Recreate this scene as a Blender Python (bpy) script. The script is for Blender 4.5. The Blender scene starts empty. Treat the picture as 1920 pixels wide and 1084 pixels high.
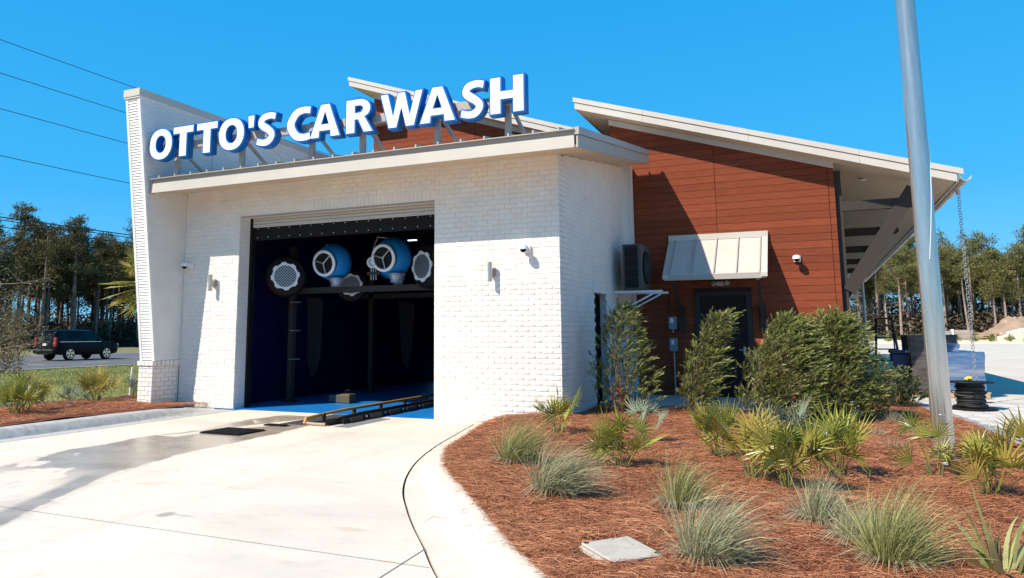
import bpy, bmesh, math, random
import numpy as np
from mathutils import Matrix, Vector
S = bpy.context.scene
rad = math.radians

# ------------------------------------------------------------------ camera, sky, sun
cam = bpy.data.cameras.new('camera')
camo = bpy.data.objects.new('camera', cam)
S.collection.objects.link(camo)
_r = ((0.9082, 0.0603, 0.4142), (0.4182, -0.1228, -0.9), (-0.0034, 0.9906, -0.1367))
_m = Matrix(_r)
# orthonormalise
x = Vector((_m[0][0], _m[1][0], _m[2][0])).normalized()
z = Vector((_m[0][2], _m[1][2], _m[2][2])); z = (z - x * z.dot(x)).normalized()
y = z.cross(x)
camo.matrix_world = Matrix(((x.x, y.x, z.x, 0), (x.y, y.y, z.y, 0), (x.z, y.z, z.z, 1.45), (0, 0, 0, 1)))
cam.sensor_width = 36; cam.lens = 26.4
cam.shift_x = 0.0443; cam.shift_y = -0.0589
cam.clip_end = 2000; cam.clip_start = 0.05
S.camera = camo

SUN = Vector((-0.63, -1.0, 1.2)).normalized()
el = math.asin(SUN.z); rot = math.atan2(SUN.x, SUN.y)
W = bpy.data.worlds.new('World'); S.world = W; W.use_nodes = True
nt = W.node_tree; nt.nodes.clear()
sky = nt.nodes.new('ShaderNodeTexSky'); sky.sky_type = 'NISHITA'; sky.sun_disc = False
sky.sun_elevation = el; sky.sun_rotation = rot % (2 * math.pi)
sky.air_density = 1.0; sky.dust_density = 0.3; sky.ozone_density = 2.0
mul = nt.nodes.new('ShaderNodeMix'); mul.data_type = 'RGBA'; mul.blend_type = 'MULTIPLY'
mul.inputs[0].default_value = 1.0
mul.inputs[7].default_value = (0.44, 0.80, 1.08, 1)
bg = nt.nodes.new('ShaderNodeBackground'); bg.inputs[1].default_value = 0.12
out = nt.nodes.new('ShaderNodeOutputWorld')
nt.links.new(sky.outputs[0], mul.inputs[6]); 
tcw = nt.nodes.new('ShaderNodeTexCoord'); sxyz = nt.nodes.new('ShaderNodeSeparateXYZ'); nt.links.new(tcw.outputs['Generated'], sxyz.inputs[0])
rp = nt.nodes.new('ShaderNodeValToRGB'); nt.links.new(sxyz.outputs['Z'], rp.inputs[0])
for i_, (p_, c_) in enumerate(((0.0, (.20, .62, 1.0)), (.17, (.03, .48, .98)), (.45, (.004, .41, .93)), (1.0, (.008, .24, .66)))):
    e_ = rp.color_ramp.elements[i_] if i_ < 2 else rp.color_ramp.elements.new(p_)
    e_.position = p_; e_.color = (*c_, 1)
sc_ = nt.nodes.new('ShaderNodeVectorMath'); sc_.operation = 'SCALE'; sc_.inputs['Scale'].default_value = 5.9; nt.links.new(rp.outputs[0], sc_.inputs[0])
mx_ = nt.nodes.new('ShaderNodeMix'); mx_.data_type = 'RGBA'; mx_.inputs[0].default_value = 0.80
nt.links.new(mul.outputs[2], mx_.inputs[6]); nt.links.new(sc_.outputs[0], mx_.inputs[7]); nt.links.new(mx_.outputs[2], bg.inputs[0]); nt.links.new(bg.outputs[0], out.inputs[0])
sl = bpy.data.lights.new('sun', 'SUN'); sl.energy = 4.7; sl.angle = rad(0.5); sl.color = (1.0, 0.91, 0.78)
so = bpy.data.objects.new('sun', sl); S.collection.objects.link(so)
so.rotation_euler = (-SUN).to_track_quat('-Z', 'Y').to_euler(); so.location = (-20, -30, 40)
S.view_settings.view_transform = 'Standard'; S.view_settings.look = 'None'
S.view_settings.gamma = 1; S.view_settings.use_curve_mapping = False
S.view_settings.exposure = 0.5
try:
    S.cycles.max_bounces = 8; S.cycles.transparent_max_bounces = 8
except Exception: pass

# ------------------------------------------------------------------ materials
MATS = {}
def mat(name, col, rough=0.6, metal=0.0, col2=None, nscale=3.0, stretch=(1, 1, 1), bump=0.0, bscale=40.0, spec=0.5,
        detail=4.0, coord='Object', attr=None, trans=0.0, emit=None, contrast=(0.35, 0.65), rnd=False, col3=None, n3=30.0):
    if name in MATS: return MATS[name]
    m = bpy.data.materials.new(name); m.use_nodes = True; MATS[name] = m
    t = m.node_tree; N = t.nodes; L = t.links
    b = N['Principled BSDF']
    b.inputs['Base Color'].default_value = (*col, 1); b.inputs['Roughness'].default_value = rough
    b.inputs['Metallic'].default_value = metal
    b.inputs['Specular IOR Level'].default_value = spec
    tc = N.new('ShaderNodeTexCoord'); mp = N.new('ShaderNodeMapping'); mp.inputs['Scale'].default_value = stretch
    L.new(tc.outputs[coord], mp.inputs[0])
    src = None
    if col2 is not None:
        ramp = N.new('ShaderNodeValToRGB'); ramp.color_ramp.elements[0].position = contrast[0]; ramp.color_ramp.elements[1].position = contrast[1]
        ramp.color_ramp.elements[0].color = (*col, 1); ramp.color_ramp.elements[1].color = (*col2, 1)
        if attr:
            a = N.new('ShaderNodeAttribute'); a.attribute_name = attr; L.new(a.outputs['Fac'], ramp.inputs[0])
        elif rnd:
            oi = N.new('ShaderNodeObjectInfo'); L.new(oi.outputs['Random'], ramp.inputs[0])
        else:
            n = N.new('ShaderNodeTexNoise'); n.inputs['Scale'].default_value = nscale; n.inputs['Detail'].default_value = detail
            L.new(mp.outputs[0], n.inputs['Vector']); L.new(n.outputs[0], ramp.inputs[0])
        src = ramp.outputs[0]
        if col3 is not None:
            n2 = N.new('ShaderNodeTexNoise'); n2.inputs['Scale'].default_value = n3; n2.inputs['Detail'].default_value = 5
            L.new(mp.outputs[0], n2.inputs['Vector'])
            r2 = N.new('ShaderNodeValToRGB'); r2.color_ramp.elements[0].position = 0.45; r2.color_ramp.elements[1].position = 0.7
            L.new(n2.outputs[0], r2.inputs[0])
            mx = N.new('ShaderNodeMix'); mx.data_type = 'RGBA'; L.new(r2.outputs[0], mx.inputs[0]); L.new(src, mx.inputs[6]); mx.inputs[7].default_value = (*col3, 1)
            src = mx.outputs[2]
        L.new(src, b.inputs['Base Color'])
    if bump:
        n = N.new('ShaderNodeTexNoise'); n.inputs['Scale'].default_value = bscale; n.inputs['Detail'].default_value = 5
        L.new(mp.outputs[0], n.inputs['Vector'])
        bp = N.new('ShaderNodeBump'); bp.inputs['Strength'].default_value = bump; bp.inputs['Distance'].default_value = 0.01
        L.new(n.outputs[0], bp.inputs['Height']); L.new(bp.outputs[0], b.inputs['Normal'])
    if trans:
        td = N.new('ShaderNodeBsdfTranslucent'); ms = N.new('ShaderNodeMixShader'); ms.inputs[0].default_value = trans
        if src: L.new(src, td.inputs[0])
        else: td.inputs[0].default_value = (*col, 1)
        L.new(b.outputs[0], ms.inputs[1]); L.new(td.outputs[0], ms.inputs[2]); L.new(ms.outputs[0], N['Material Output'].inputs[0])
    if emit:
        b.inputs['Emission Color'].default_value = (*emit[0], 1); b.inputs['Emission Strength'].default_value = emit[1]
    return m

M_brick = mat('painted_brick', (0.80, 0.71, 0.62), 0.62, col2=(0.84, 0.785, 0.72), nscale=6, bump=0.45, bscale=28, col3=(0.74, 0.69, 0.64), n3=3.0)
M_mortar = mat('painted_mortar', (0.74, 0.69, 0.64), 0.8, bump=0.4, bscale=60)
M_siding = mat('painted_siding', (0.76, 0.725, 0.68), 0.55, col2=(0.82, 0.785, 0.74), nscale=2)
M_trim = mat('beige_metal_trim', (0.52, 0.465, 0.40), 0.45, col2=(0.56, 0.505, 0.44), nscale=1.5, spec=0.5, bump=0.06, bscale=3)
M_whitetrim = mat('white_trim', (0.78, 0.745, 0.70), 0.5)
M_soffit = mat('soffit_board', (0.66, 0.51, 0.36), 0.7, spec=0.2, col2=(0.73, 0.58, 0.42), nscale=5, stretch=(0.3, 4, 1))
M_wood = mat('red_wood_plank', (0.175, 0.040, 0.018), 0.7, col2=(0.275, 0.072, 0.033), nscale=6.0, stretch=(0.6, 5, 16), bump=0.30, bscale=18, detail=8, col3=(0.20, 0.042, 0.017), n3=14, spec=0.12)
def tone_by_object(m, lo, hi):
    t_ = m.node_tree; b_ = t_.nodes['Principled BSDF']; src = b_.inputs['Base Color'].links[0].from_socket
    oi = t_.nodes.new('ShaderNodeObjectInfo'); mr = t_.nodes.new('ShaderNodeMapRange'); mr.inputs[3].default_value = lo; mr.inputs[4].default_value = hi
    t_.links.new(oi.outputs['Random'], mr.inputs[0]); hs = t_.nodes.new('ShaderNodeHueSaturation'); t_.links.new(mr.outputs[0], hs.inputs['Value']); t_.links.new(src, hs.inputs['Color']); t_.links.new(hs.outputs[0], b_.inputs['Base Color'])
tone_by_object(M_wood, .86, 1.14)
M_woodback = mat('wood_joint', (0.035, 0.012, 0.008), 0.8)
M_steel = mat('dark_painted_steel', (0.045, 0.035, 0.030), 0.6, spec=0.25)
M_grey = mat('grey_painted_steel', (0.40, 0.35, 0.31), 0.45)
M_taupe = mat('taupe_painted_steel', (0.048, 0.038, 0.032), 0.6, spec=0.2)
M_black = mat('black_plastic', (0.010, 0.008, 0.008), 0.6, spec=0.2)
M_rubber = mat('black_rubber', (0.012, 0.010, 0.010), 0.75, spec=0.2, bump=0.3, bscale=60)
M_alu = mat('brushed_aluminium', (0.64, 0.58, 0.53), 0.20, 0.80, col2=(0.54, 0.49, 0.45), nscale=30, stretch=(1, 1, 0.08), bump=0.05, bscale=30)
M_steelb = mat('stainless_steel', (0.55, 0.48, 0.42), 0.35, 0.8)
M_white = mat('white_acrylic_face', (0.82, 0.82, 0.82), 0.35)
M_whitep = mat('white_plastic', (0.78, 0.78, 0.78), 0.4)
M_blue = mat('sign_blue', (0.002, 0.12, 0.42), 0.45, spec=0.25)
M_bluet = mat('sign_blue_edge', (0.004, 0.17, 0.62), 0.4, spec=0.25)
M_blower = mat('blower_blue', (0.01, 0.22, 0.56), 0.45, spec=0.25)
M_tunnel = mat('tunnel_blue_wall', (0.008, 0.005, 0.05), 0.5, spec=0.2)
M_tunneld = mat('tunnel_dark', (0.006, 0.004, 0.005), 0.8, spec=0.1)
M_glass = mat('dark_glass', (0.01, 0.012, 0.015), 0.08, spec=0.6)
M_door = mat('dark_brown_door', (0.022, 0.011, 0.009), 0.6, spec=0.2)
M_acgrey = mat('condenser_grey', (0.09, 0.09, 0.09), 0.6, spec=0.2)
M_box = mat('meter_box_grey', (0.20, 0.23, 0.27), 0.5)
M_yellow = mat('yellow_paint', (0.46, 0.25, 0.045), 0.5, col2=(0.4, 0.2, 0.04), nscale=8)
M_floorblue = mat('blue_epoxy_floor', (0.005, 0.13, 0.42), 0.4, col2=(0.01, 0.22, 0.60), nscale=5, stretch=(0.6, 6, 1), detail=6)
M_kerb = mat('kerb_concrete', (0.62, 0.53, 0.425), 0.85, col2=(0.69, 0.595, 0.485), nscale=1.2, bump=0.08, bscale=60, col3=(0.60, 0.52, 0.42), n3=5)
M_kerbl = mat('kerb_concrete_aged', (0.42, 0.405, 0.38), 0.85, col2=(0.52, 0.50, 0.465), nscale=5, bump=0.1, bscale=60, col3=(0.36, 0.34, 0.31), n3=12)
M_slab = mat('walk_concrete', (0.40, 0.39, 0.37), 0.85, col2=(0.47, 0.455, 0.43), nscale=4, bump=0.2)
M_lot = mat('parking_concrete', (0.55, 0.48, 0.395), 0.85, col2=(0.64, 0.565, 0.47), nscale=0.5, bump=0.1)
M_paver = mat('cream_paver', (0.50, 0.45, 0.40), 0.85, col2=(0.66, 0.62, 0.57), rnd=True, contrast=(0, 1), bump=0.3, bscale=50)
M_paverg = mat('grey_paver', (0.27, 0.28, 0.29), 0.85, col2=(0.36, 0.37, 0.38), rnd=True, contrast=(0, 1), bump=0.3, bscale=50)
M_mulchb = mat('pine_straw_base', (0.08, 0.020, 0.008), 0.95, col2=(0.22, 0.062, 0.022), nscale=9, bump=0.9, bscale=30, detail=8)
M_straw = mat('pine_straw_needles', (0.19, 0.042, 0.013), 0.7, col2=(0.78, 0.36, 0.17), attr='rnd', contrast=(0.0, 1.0), trans=0.1)
M_soil = mat('soil', (0.16, 0.13, 0.09), 0.95, col2=(0.22, 0.18, 0.12), nscale=1.2)
M_lawn = mat('lawn', (0.14, 0.16, 0.028), 0.95, col2=(0.26, 0.25, 0.06), nscale=0.9, bump=0.6, bscale=14, col3=(0.21, 0.17, 0.09), n3=1.7)
M_lawnf = mat('far_verge', (0.15, 0.15, 0.045), 0.95, col2=(0.23, 0.19, 0.08), nscale=0.7, bump=0.5, bscale=4)
M_blade = mat('lawn_blades', (0.13, 0.17, 0.022), 0.7, col2=(0.38, 0.35, 0.08), attr='rnd', contrast=(0, 1), trans=0.3)
M_asph = mat('asphalt', (0.105, 0.10, 0.10), 0.85, col2=(0.135, 0.13, 0.125), nscale=0.35, bump=0.2, bscale=60)
M_line = mat('road_paint', (0.62, 0.61, 0.58), 0.7)
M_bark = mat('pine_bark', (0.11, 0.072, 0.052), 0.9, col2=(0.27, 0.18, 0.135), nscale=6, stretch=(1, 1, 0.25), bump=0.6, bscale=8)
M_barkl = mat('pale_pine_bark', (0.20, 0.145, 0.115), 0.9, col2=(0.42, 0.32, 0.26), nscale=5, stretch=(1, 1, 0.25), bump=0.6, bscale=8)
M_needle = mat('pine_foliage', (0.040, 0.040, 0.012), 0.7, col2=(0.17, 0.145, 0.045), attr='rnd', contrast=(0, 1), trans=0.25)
M_needlel = mat('pine_foliage_painted_sunlit', (0.065, 0.070, 0.018), 0.7, col2=(0.28, 0.26, 0.075), attr='rnd', contrast=(0, 1), trans=0.25)  # lighter copy for whole crowns behind the lot, sunlight put into the colour
M_under = mat('undergrowth_leaves', (0.020, 0.017, 0.010), 0.9, col2=(0.095, 0.070, 0.038), attr='rnd', contrast=(0, 1), trans=0.15)
M_under2 = mat('brown_undergrowth', (0.035, 0.026, 0.014), 0.9, col2=(0.17, 0.12, 0.065), attr='rnd', contrast=(0, 1), trans=0.15)
M_twig = mat('twig', (0.13, 0.09, 0.06), 0.85)
M_twigl = mat('pale_branch', (0.27, 0.22, 0.17), 0.85)
M_yew = mat('yew_leaves', (0.018, 0.030, 0.007), 0.40, col2=(0.44, 0.46, 0.12), attr='rnd', contrast=(0, 1), trans=0.22)
M_brownl = mat('dead_leaves', (0.22, 0.08, 0.03), 0.8, col2=(0.34, 0.14, 0.06), attr='rnd', contrast=(0, 1), trans=0.2)
M_privet = mat('round_leaf', (0.04, 0.07, 0.02), 0.35, col2=(0.18, 0.20, 0.08), attr='rnd', contrast=(0, 1), trans=0.2)
M_oak = mat('small_oak_leaves', (0.075, 0.065, 0.025), 0.6, col2=(0.22, 0.17, 0.07), attr='rnd', contrast=(0, 1), trans=0.25)
M_palm = mat('palmetto_leaf', (0.14, 0.17, 0.022), 0.35, col2=(0.50, 0.46, 0.09), rnd=True, contrast=(0.1, 1.0), trans=0.25)
M_palmo = mat('palmetto_leaf_dry', (0.22, 0.20, 0.03), 0.45, col2=(0.52, 0.38, 0.08), rnd=True, contrast=(0.1, 1.0), trans=0.25)
M_palms = mat('silver_palmetto_leaf', (0.17, 0.21, 0.13), 0.5, col2=(0.30, 0.34, 0.23), rnd=True, contrast=(0, 1), trans=0.2)
M_petiole = mat('petiole', (0.16, 0.15, 0.05), 0.6)
M_grassb = mat('blue_green_grass', (0.12, 0.125, 0.05), 0.6, col2=(0.68, 0.65, 0.40), attr='rnd', contrast=(0, 1), trans=0.2)
M_grassg = mat('green_grass', (0.10, 0.12, 0.022), 0.6, col2=(0.62, 0.58, 0.24), attr='rnd', contrast=(0, 1), trans=0.2)
M_dry = mat('dry_tuft', (0.25, 0.19, 0.11), 0.8, col2=(0.50, 0.41, 0.28), attr='rnd', contrast=(0, 1), trans=0.2)
M_cover = mat('utility_lid', (0.44, 0.39, 0.32), 0.8, col2=(0.52, 0.465, 0.39), nscale=14, bump=0.35, bscale=90)
M_car = mat('black_car_paint', (0.005, 0.005, 0.006), 0.28, spec=0.18)
M_carglass = mat('car_glass', (0.006, 0.008, 0.011), 0.15, spec=0.3)
M_tail = mat('tail_lamp_red', (0.45, 0.01, 0.008), 0.25)
M_chrome = mat('chrome', (0.7, 0.7, 0.7), 0.12, 1.0)
M_wrap = mat('blue_stretch_wrap', (0.03, 0.11, 0.27), 0.22, spec=0.5, col2=(0.24, 0.27, 0.34), nscale=2.2, stretch=(0.6, 0.6, 5), bump=0.5, bscale=6, detail=5)
M_wrapg = mat('grey_stretch_wrap', (0.055, 0.04, 0.036), 0.4, spec=0.3, col2=(0.12, 0.10, 0.095), nscale=3, stretch=(1, 1, 6), bump=0.5, bscale=6)
M_bin = mat('blue_bin', (0.012, 0.035, 0.13), 0.4)
M_wire = mat('cable_black', (0.02, 0.02, 0.02), 0.6)
M_pot = mat('grey_pot', (0.33, 0.30, 0.27), 0.7)
M_yel = mat('yellow_ribbon', (0.80, 0.62, 0.03), 0.5)
M_orange = mat('orange_scrap', (0.75, 0.13, 0.03), 0.6)
M_red = mat('red_scrap', (0.60, 0.02, 0.015), 0.5)
M_sand = mat('sand', (0.60, 0.49, 0.36), 0.95, bump=0.5, bscale=5)
M_dirt = mat('dirt', (0.27, 0.18, 0.13), 0.95, col2=(0.38, 0.27, 0.20), nscale=1.2, bump=0.8, bscale=3)
M_stone = mat('stacked_stone', (0.34, 0.27, 0.24), 0.9, col2=(0.42, 0.35, 0.31), nscale=4)
M_pallet = mat('pallet_wood', (0.42, 0.30, 0.18), 0.8)
M_mint = mat('pale_green_sheeting', (0.30, 0.40, 0.34), 0.6)
M_fins = mat('condenser_fins', (0.012, 0.007, 0.006), 0.7, spec=0.1)
M_lamp = mat('lamp_lens', (0.5, 0.47, 0.4), 0.3)
M_galv = mat('galvanised_chain', (0.42, 0.42, 0.43), 0.4, 0.6)

# driveway concrete: stain and joint masks come from vertex attributes
def make_drive():
    m = bpy.data.materials.new('driveway_concrete'); m.use_nodes = True
    t = m.node_tree; N = t.nodes; L = t.links; b = N['Principled BSDF']
    tc = N.new('ShaderNodeTexCoord')
    def noise(s, d=6, st=(1, 1, 1)):
        mp = N.new('ShaderNodeMapping'); mp.inputs['Scale'].default_value = st; L.new(tc.outputs['Object'], mp.inputs[0])
        n = N.new('ShaderNodeTexNoise'); n.inputs['Scale'].default_value = s; n.inputs['Detail'].default_value = d; L.new(mp.outputs[0], n.inputs['Vector']); return n.outputs[0]
    def ramp(f, a, ca, bb, cb):
        r = N.new('ShaderNodeValToRGB'); e = r.color_ramp.elements; e[0].position = a; e[0].color = ca; e[1].position = bb; e[1].color = cb; L.new(f, r.inputs[0]); return r.outputs[0]
    def mix(f, a, bb, bt='MIX'):
        x = N.new('ShaderNodeMix'); x.data_type = 'RGBA'; x.blend_type = bt
        if isinstance(f, float): x.inputs[0].default_value = f
        else: L.new(f, x.inputs[0])
        for i, v in ((6, a), (7, bb)):
            if isinstance(v, tuple): x.inputs[i].default_value = v
            else: L.new(v, x.inputs[i])
        return x.outputs[2]
    base = ramp(noise(0.9), 0.3, (0.67, 0.57, 0.455, 1), 0.7, (0.77, 0.665, 0.54, 1))
    base = mix(ramp(noise(5, 8, (1, 1.6, 1)), 0.55, (0, 0, 0, 1), 0.75, (0.5, 0.5, 0.5, 1)), base, (0.50, 0.45, 0.385, 1))
    base = mix(ramp(noise(1.6, 5, (1.3, 2.2, 1)), 0.62, (0, 0, 0, 1), 0.76, (0.55, 0.55, 0.55, 1)), base, (0.62, 0.44, 0.29, 1))
    base = mix(ramp(noise(0.45, 7, (1, 1.5, 1)), 0.48, (0, 0, 0, 1), 0.62, (0.5, 0.5, 0.5, 1)), base, (0.52, 0.46, 0.39, 1))
    base = mix(ramp(noise(140, 2), 0.3, (0.88, 0.88, 0.88, 1), 0.6, (1, 1, 1, 1)), (1., 1., 1., 1.), base, 'MULTIPLY') if False else base
    aw = N.new('ShaderNodeAttribute'); aw.attribute_name = 'wet'
    ad = N.new('ShaderNodeAttribute'); ad.attribute_name = 'dark'
    wetc = ramp(noise(3.0), 0.3, (0.30, 0.235, 0.17, 1), 0.7, (0.42, 0.34, 0.26, 1))
    c = mix(aw.outputs['Fac'], base, wetc)
    c = mix(ad.outputs['Fac'], c, (0.10, 0.095, 0.095, 1))
    L.new(c, b.inputs['Base Color'])
    r = N.new('ShaderNodeMapRange'); r.inputs[3].default_value = 0.85; r.inputs[4].default_value = 0.20; L.new(aw.outputs['Fac'], r.inputs[0]); L.new(r.outputs[0], b.inputs['Roughness'])
    bp = N.new('ShaderNodeBump'); bp.inputs['Distance'].default_value = 0.004
    r2 = N.new('ShaderNodeMapRange'); r2.inputs[3].default_value = 0.5; r2.inputs[4].default_value = 0.03; L.new(aw.outputs['Fac'], r2.inputs[0]); L.new(r2.outputs[0], bp.inputs['Strength'])
    L.new(noise(60, 4, (.12, 1, 1)), bp.inputs['Height']); L.new(bp.outputs[0], b.inputs['Normal'])
    return m
M_drive = make_drive()
M_joint = mat('slab_joint', (0.16, 0.145, 0.125), 0.9)

# ------------------------------------------------------------------ mesh helpers
class MB:
    def __init__(s): s.v = []; s.f = []
    def add(s, vs, fs):
        o = len(s.v); s.v += [tuple(p) for p in vs]; s.f += [tuple(i + o for i in f) for f in fs]; return s
    def box(s, x0, x1, y0, y1, z0, z1):
        return s.add([(x0, y0, z0), (x1, y0, z0), (x1, y1, z0), (x0, y1, z0), (x0, y0, z1), (x1, y0, z1), (x1, y1, z1), (x0, y1, z1)],
                     [(3, 2, 1, 0), (4, 5, 6, 7), (0, 1, 5, 4), (1, 2, 6, 5), (2, 3, 7, 6), (3, 0, 4, 7)])
    def prism(s, poly, axis, a, b):
        """extrude a 2D polygon along an axis ('X': poly=(y,z); 'Y': (x,z); 'Z': (x,y))"""
        def P(p, t):
            return (t, p[0], p[1]) if axis == 'X' else ((p[0], t, p[1]) if axis == 'Y' else (p[0], p[1], t))
        n = len(poly)
        vs = [P(p, a) for p in poly] + [P(p, b) for p in poly]
        fs = [tuple(range(n)), tuple(range(2 * n - 1, n - 1, -1))] + [(i, (i + 1) % n + 0, (i + 1) % n + n, i + n)[::-1] for i in range(n)]
        return s.add(vs, fs)
    def tube(s, pts, r, n=8, cap=True):
        pts = [Vector(p) for p in pts]; rs = r if isinstance(r, (list, tuple)) else [r] * len(pts)
        vs = []; fs = []
        up = None
        for i, p in enumerate(pts):
            d = (pts[min(i + 1, len(pts) - 1)] - pts[max(i - 1, 0)]).normalized()
            if up is None:
                up = Vector((0, 0, 1)) if abs(d.z) < 0.9 else Vector((1, 0, 0))
            a = d.cross(up).normalized(); up = a.cross(d).normalized()
            for k in range(n):
                t = 2 * math.pi * k / n
                vs.append(p + (a * math.cos(t) + up * math.sin(t)) * rs[i])
        for i in range(len(pts) - 1):
            for k in range(n):
                fs.append((i * n + k, i * n + (k + 1) % n, (i + 1) * n + (k + 1) % n, (i + 1) * n + k))
        if cap: fs.append(tuple(range(n))[::-1]); fs.append(tuple((len(pts) - 1) * n + k for k in range(n)))
        return s.add(vs, fs)
    def lathe(s, prof, c=(0, 0, 0), n=24, axis='Z', M=None):
        """prof: list of (r, t) along the axis"""
        vs = []; fs = []
        for r, t in prof:
            for k in range(n):
                a = 2 * math.pi * k / n; u, w = r * math.cos(a), r * math.sin(a)
                p = Vector((u, w, t)) if axis == 'Z' else (Vector((u, t, w)) if axis == 'Y' else Vector((t, u, w)))
                if M is not None: p = M @ p
                vs.append(p + Vector(c))
        for i in range(len(prof) - 1):
            for k in range(n):
                fs.append((i * n + k, i * n + (k + 1) % n, (i + 1) * n + (k + 1) % n, (i + 1) * n + k))
        fs.append(tuple(range(n))[::-1]); fs.append(tuple((len(prof) - 1) * n + k for k in range(n)))
        return s.add(vs, fs)
    def xf(s, M, start=0):
        s.v[start:] = [tuple(M @ Vector(p)) for p in s.v[start:]]; return s
    def bar(s, p, q, w, h, up=(0, 0, 1)):
        """rectangular bar from p to q, width w sideways, height h"""
        p = Vector(p); q = Vector(q); d = (q - p).normalized(); u = Vector(up)
        a = d.cross(u)
        if a.length < 1e-4: a = d.cross(Vector((1, 0, 0)))
        a.normalize(); u = a.cross(d).normalized()
        c = [(-w / 2, -h / 2), (w / 2, -h / 2), (w / 2, h / 2), (-w / 2, h / 2)]
        vs = [p + a * x + u * y for x, y in c] + [q + a * x + u * y for x, y in c]
        return s.add(vs, [(3, 2, 1, 0), (4, 5, 6, 7), (0, 1, 5, 4), (1, 2, 6, 5), (2, 3, 7, 6), (3, 0, 4, 7)])

def worldloc(o):
    v = Vector((0, 0, 0))
    while o is not None: v += o.location; o = o.parent
    return v
def link(o): S.collection.objects.link(o)
def finish(me, m, smooth=False, fix=True):
    if fix:
        bm = bmesh.new(); bm.from_mesh(me); bmesh.ops.recalc_face_normals(bm, faces=bm.faces); bm.to_mesh(me); bm.free()
    if m: me.materials.append(m)
    if smooth:
        me.shade_smooth()
        try: me.set_sharp_from_angle(angle=rad(38))
        except Exception: pass
def obj(name, mb, m, parent=None, smooth=False, loc=None, label=None, cat=None, group=None, kind=None, fix=True, bevel=0, world=True):
    """link a mesh whose vertices are in world coordinates (world=True) or already local"""
    me = mb if isinstance(mb, bpy.types.Mesh) else bpy.data.meshes.new(name)
    if isinstance(mb, MB):
        me.from_pydata(mb.v, [], mb.f); finish(me, m, smooth, fix)
    elif m and not me.materials: me.materials.append(m)
    o = bpy.data.objects.new(name, me); link(o)
    if parent is not None: o.parent = parent
    if loc is not None: o.location = loc
    if world:
        off = worldloc(o)
        if off.length > 1e-9: me.transform(Matrix.Translation(-off))
    if bevel:
        b = o.modifiers.new('bevel', 'BEVEL'); b.width = bevel; b.segments = 2; b.limit_method = 'ANGLE'
    tag(o, label, cat, group, kind); return o
def tag(o, label=None, cat=None, group=None, kind=None):
    if label: o['label'] = label
    if cat: o['category'] = cat
    if group: o['group'] = group
    if kind: o['kind'] = kind
    return o
def thing(name, loc, label, cat, group=None, rz=0):
    o = bpy.data.objects.new(name, None); o.empty_display_size = 0.1; link(o); o.location = loc; o.rotation_euler = (0, 0, rz)
    return tag(o, label, cat, group)
def structure(name, mb, m, **k): return obj(name, mb, m, kind='structure', **k)
def copy_tree(o, parent=None):
    c = o.copy(); link(c)
    if parent is not None: c.parent = parent
    for ch in list(o.children): copy_tree(ch, c)
    return c
def relabel(o, label, group=None):
    o['label'] = label
    if group: o['group'] = group
def npmesh(name, V, F, m, rnd=None, smooth=False):
    """V (n,3); F (k,4) or (k,3) int arrays; rnd per-vertex attribute"""
    me = bpy.data.meshes.new(name); V = np.asarray(V, np.float32); F = np.asarray(F, np.int32); w = F.shape[1]
    me.vertices.add(len(V)); me.vertices.foreach_set('co', V.ravel())
    me.loops.add(F.size); me.loops.foreach_set('vertex_index', F.ravel())
    me.polygons.add(len(F)); me.polygons.foreach_set('loop_start', np.arange(0, F.size, w, dtype=np.int32))
    try: me.polygons.foreach_set('loop_total', np.full(len(F), w, np.int32))
    except Exception: pass
    me.update(calc_edges=True)
    if rnd is not None:
        a = me.attributes.new('rnd', 'FLOAT', 'POINT'); a.data.foreach_set('value', np.asarray(rnd, np.float32))
    me.materials.append(m)
    if smooth: me.shade_smooth()
    return me
RNG = np.random.default_rng(7)
def unit(a): return a / np.maximum(np.linalg.norm(a, axis=-1, keepdims=True), 1e-9)
def ribbons(P, W, side, taper=None):
    """P (n,k,3) centre lines, W (n,) widths, side (n,3) or (n,k,3) -> V, F ; pointed ribbons"""
    n, k, _ = P.shape
    if side.ndim == 2: side = side[:, None, :]
    if taper is None: taper = 1 - np.linspace(0, 1, k) ** 2 * 0.95
    off = side * (W[:, None, None] * taper[None, :, None] * 0.5)
    V = np.stack([P - off, P + off], 2).reshape(n * k * 2, 3)
    base = np.arange(n)[:, None] * (2 * k) + np.arange(k - 1)[None, :] * 2
    F = np.stack([base, base + 1, base + 3, base + 2], -1).reshape(-1, 4)
    return V, F
def gn(x, y, s=1.0):
    return (np.sin(x * 1.7 * s + 1.3) * np.cos(y * 1.3 * s + .4) + .6 * np.sin(x * 3.9 * s + y * 2.7 * s) + .35 * np.sin(x * 8.1 * s - y * 6.3 * s + 2) + .2 * np.sin(x * 17 * s + y * 13 * s)) / 2.15

# ------------------------------------------------------------------ ground and paving
structure('ground', MB().add([(-700, -300, -0.12), (700, -300, -0.12), (700, 900, -0.12), (-700, 900, -0.12)], [(0, 1, 2, 3)]), M_soil)

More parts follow.
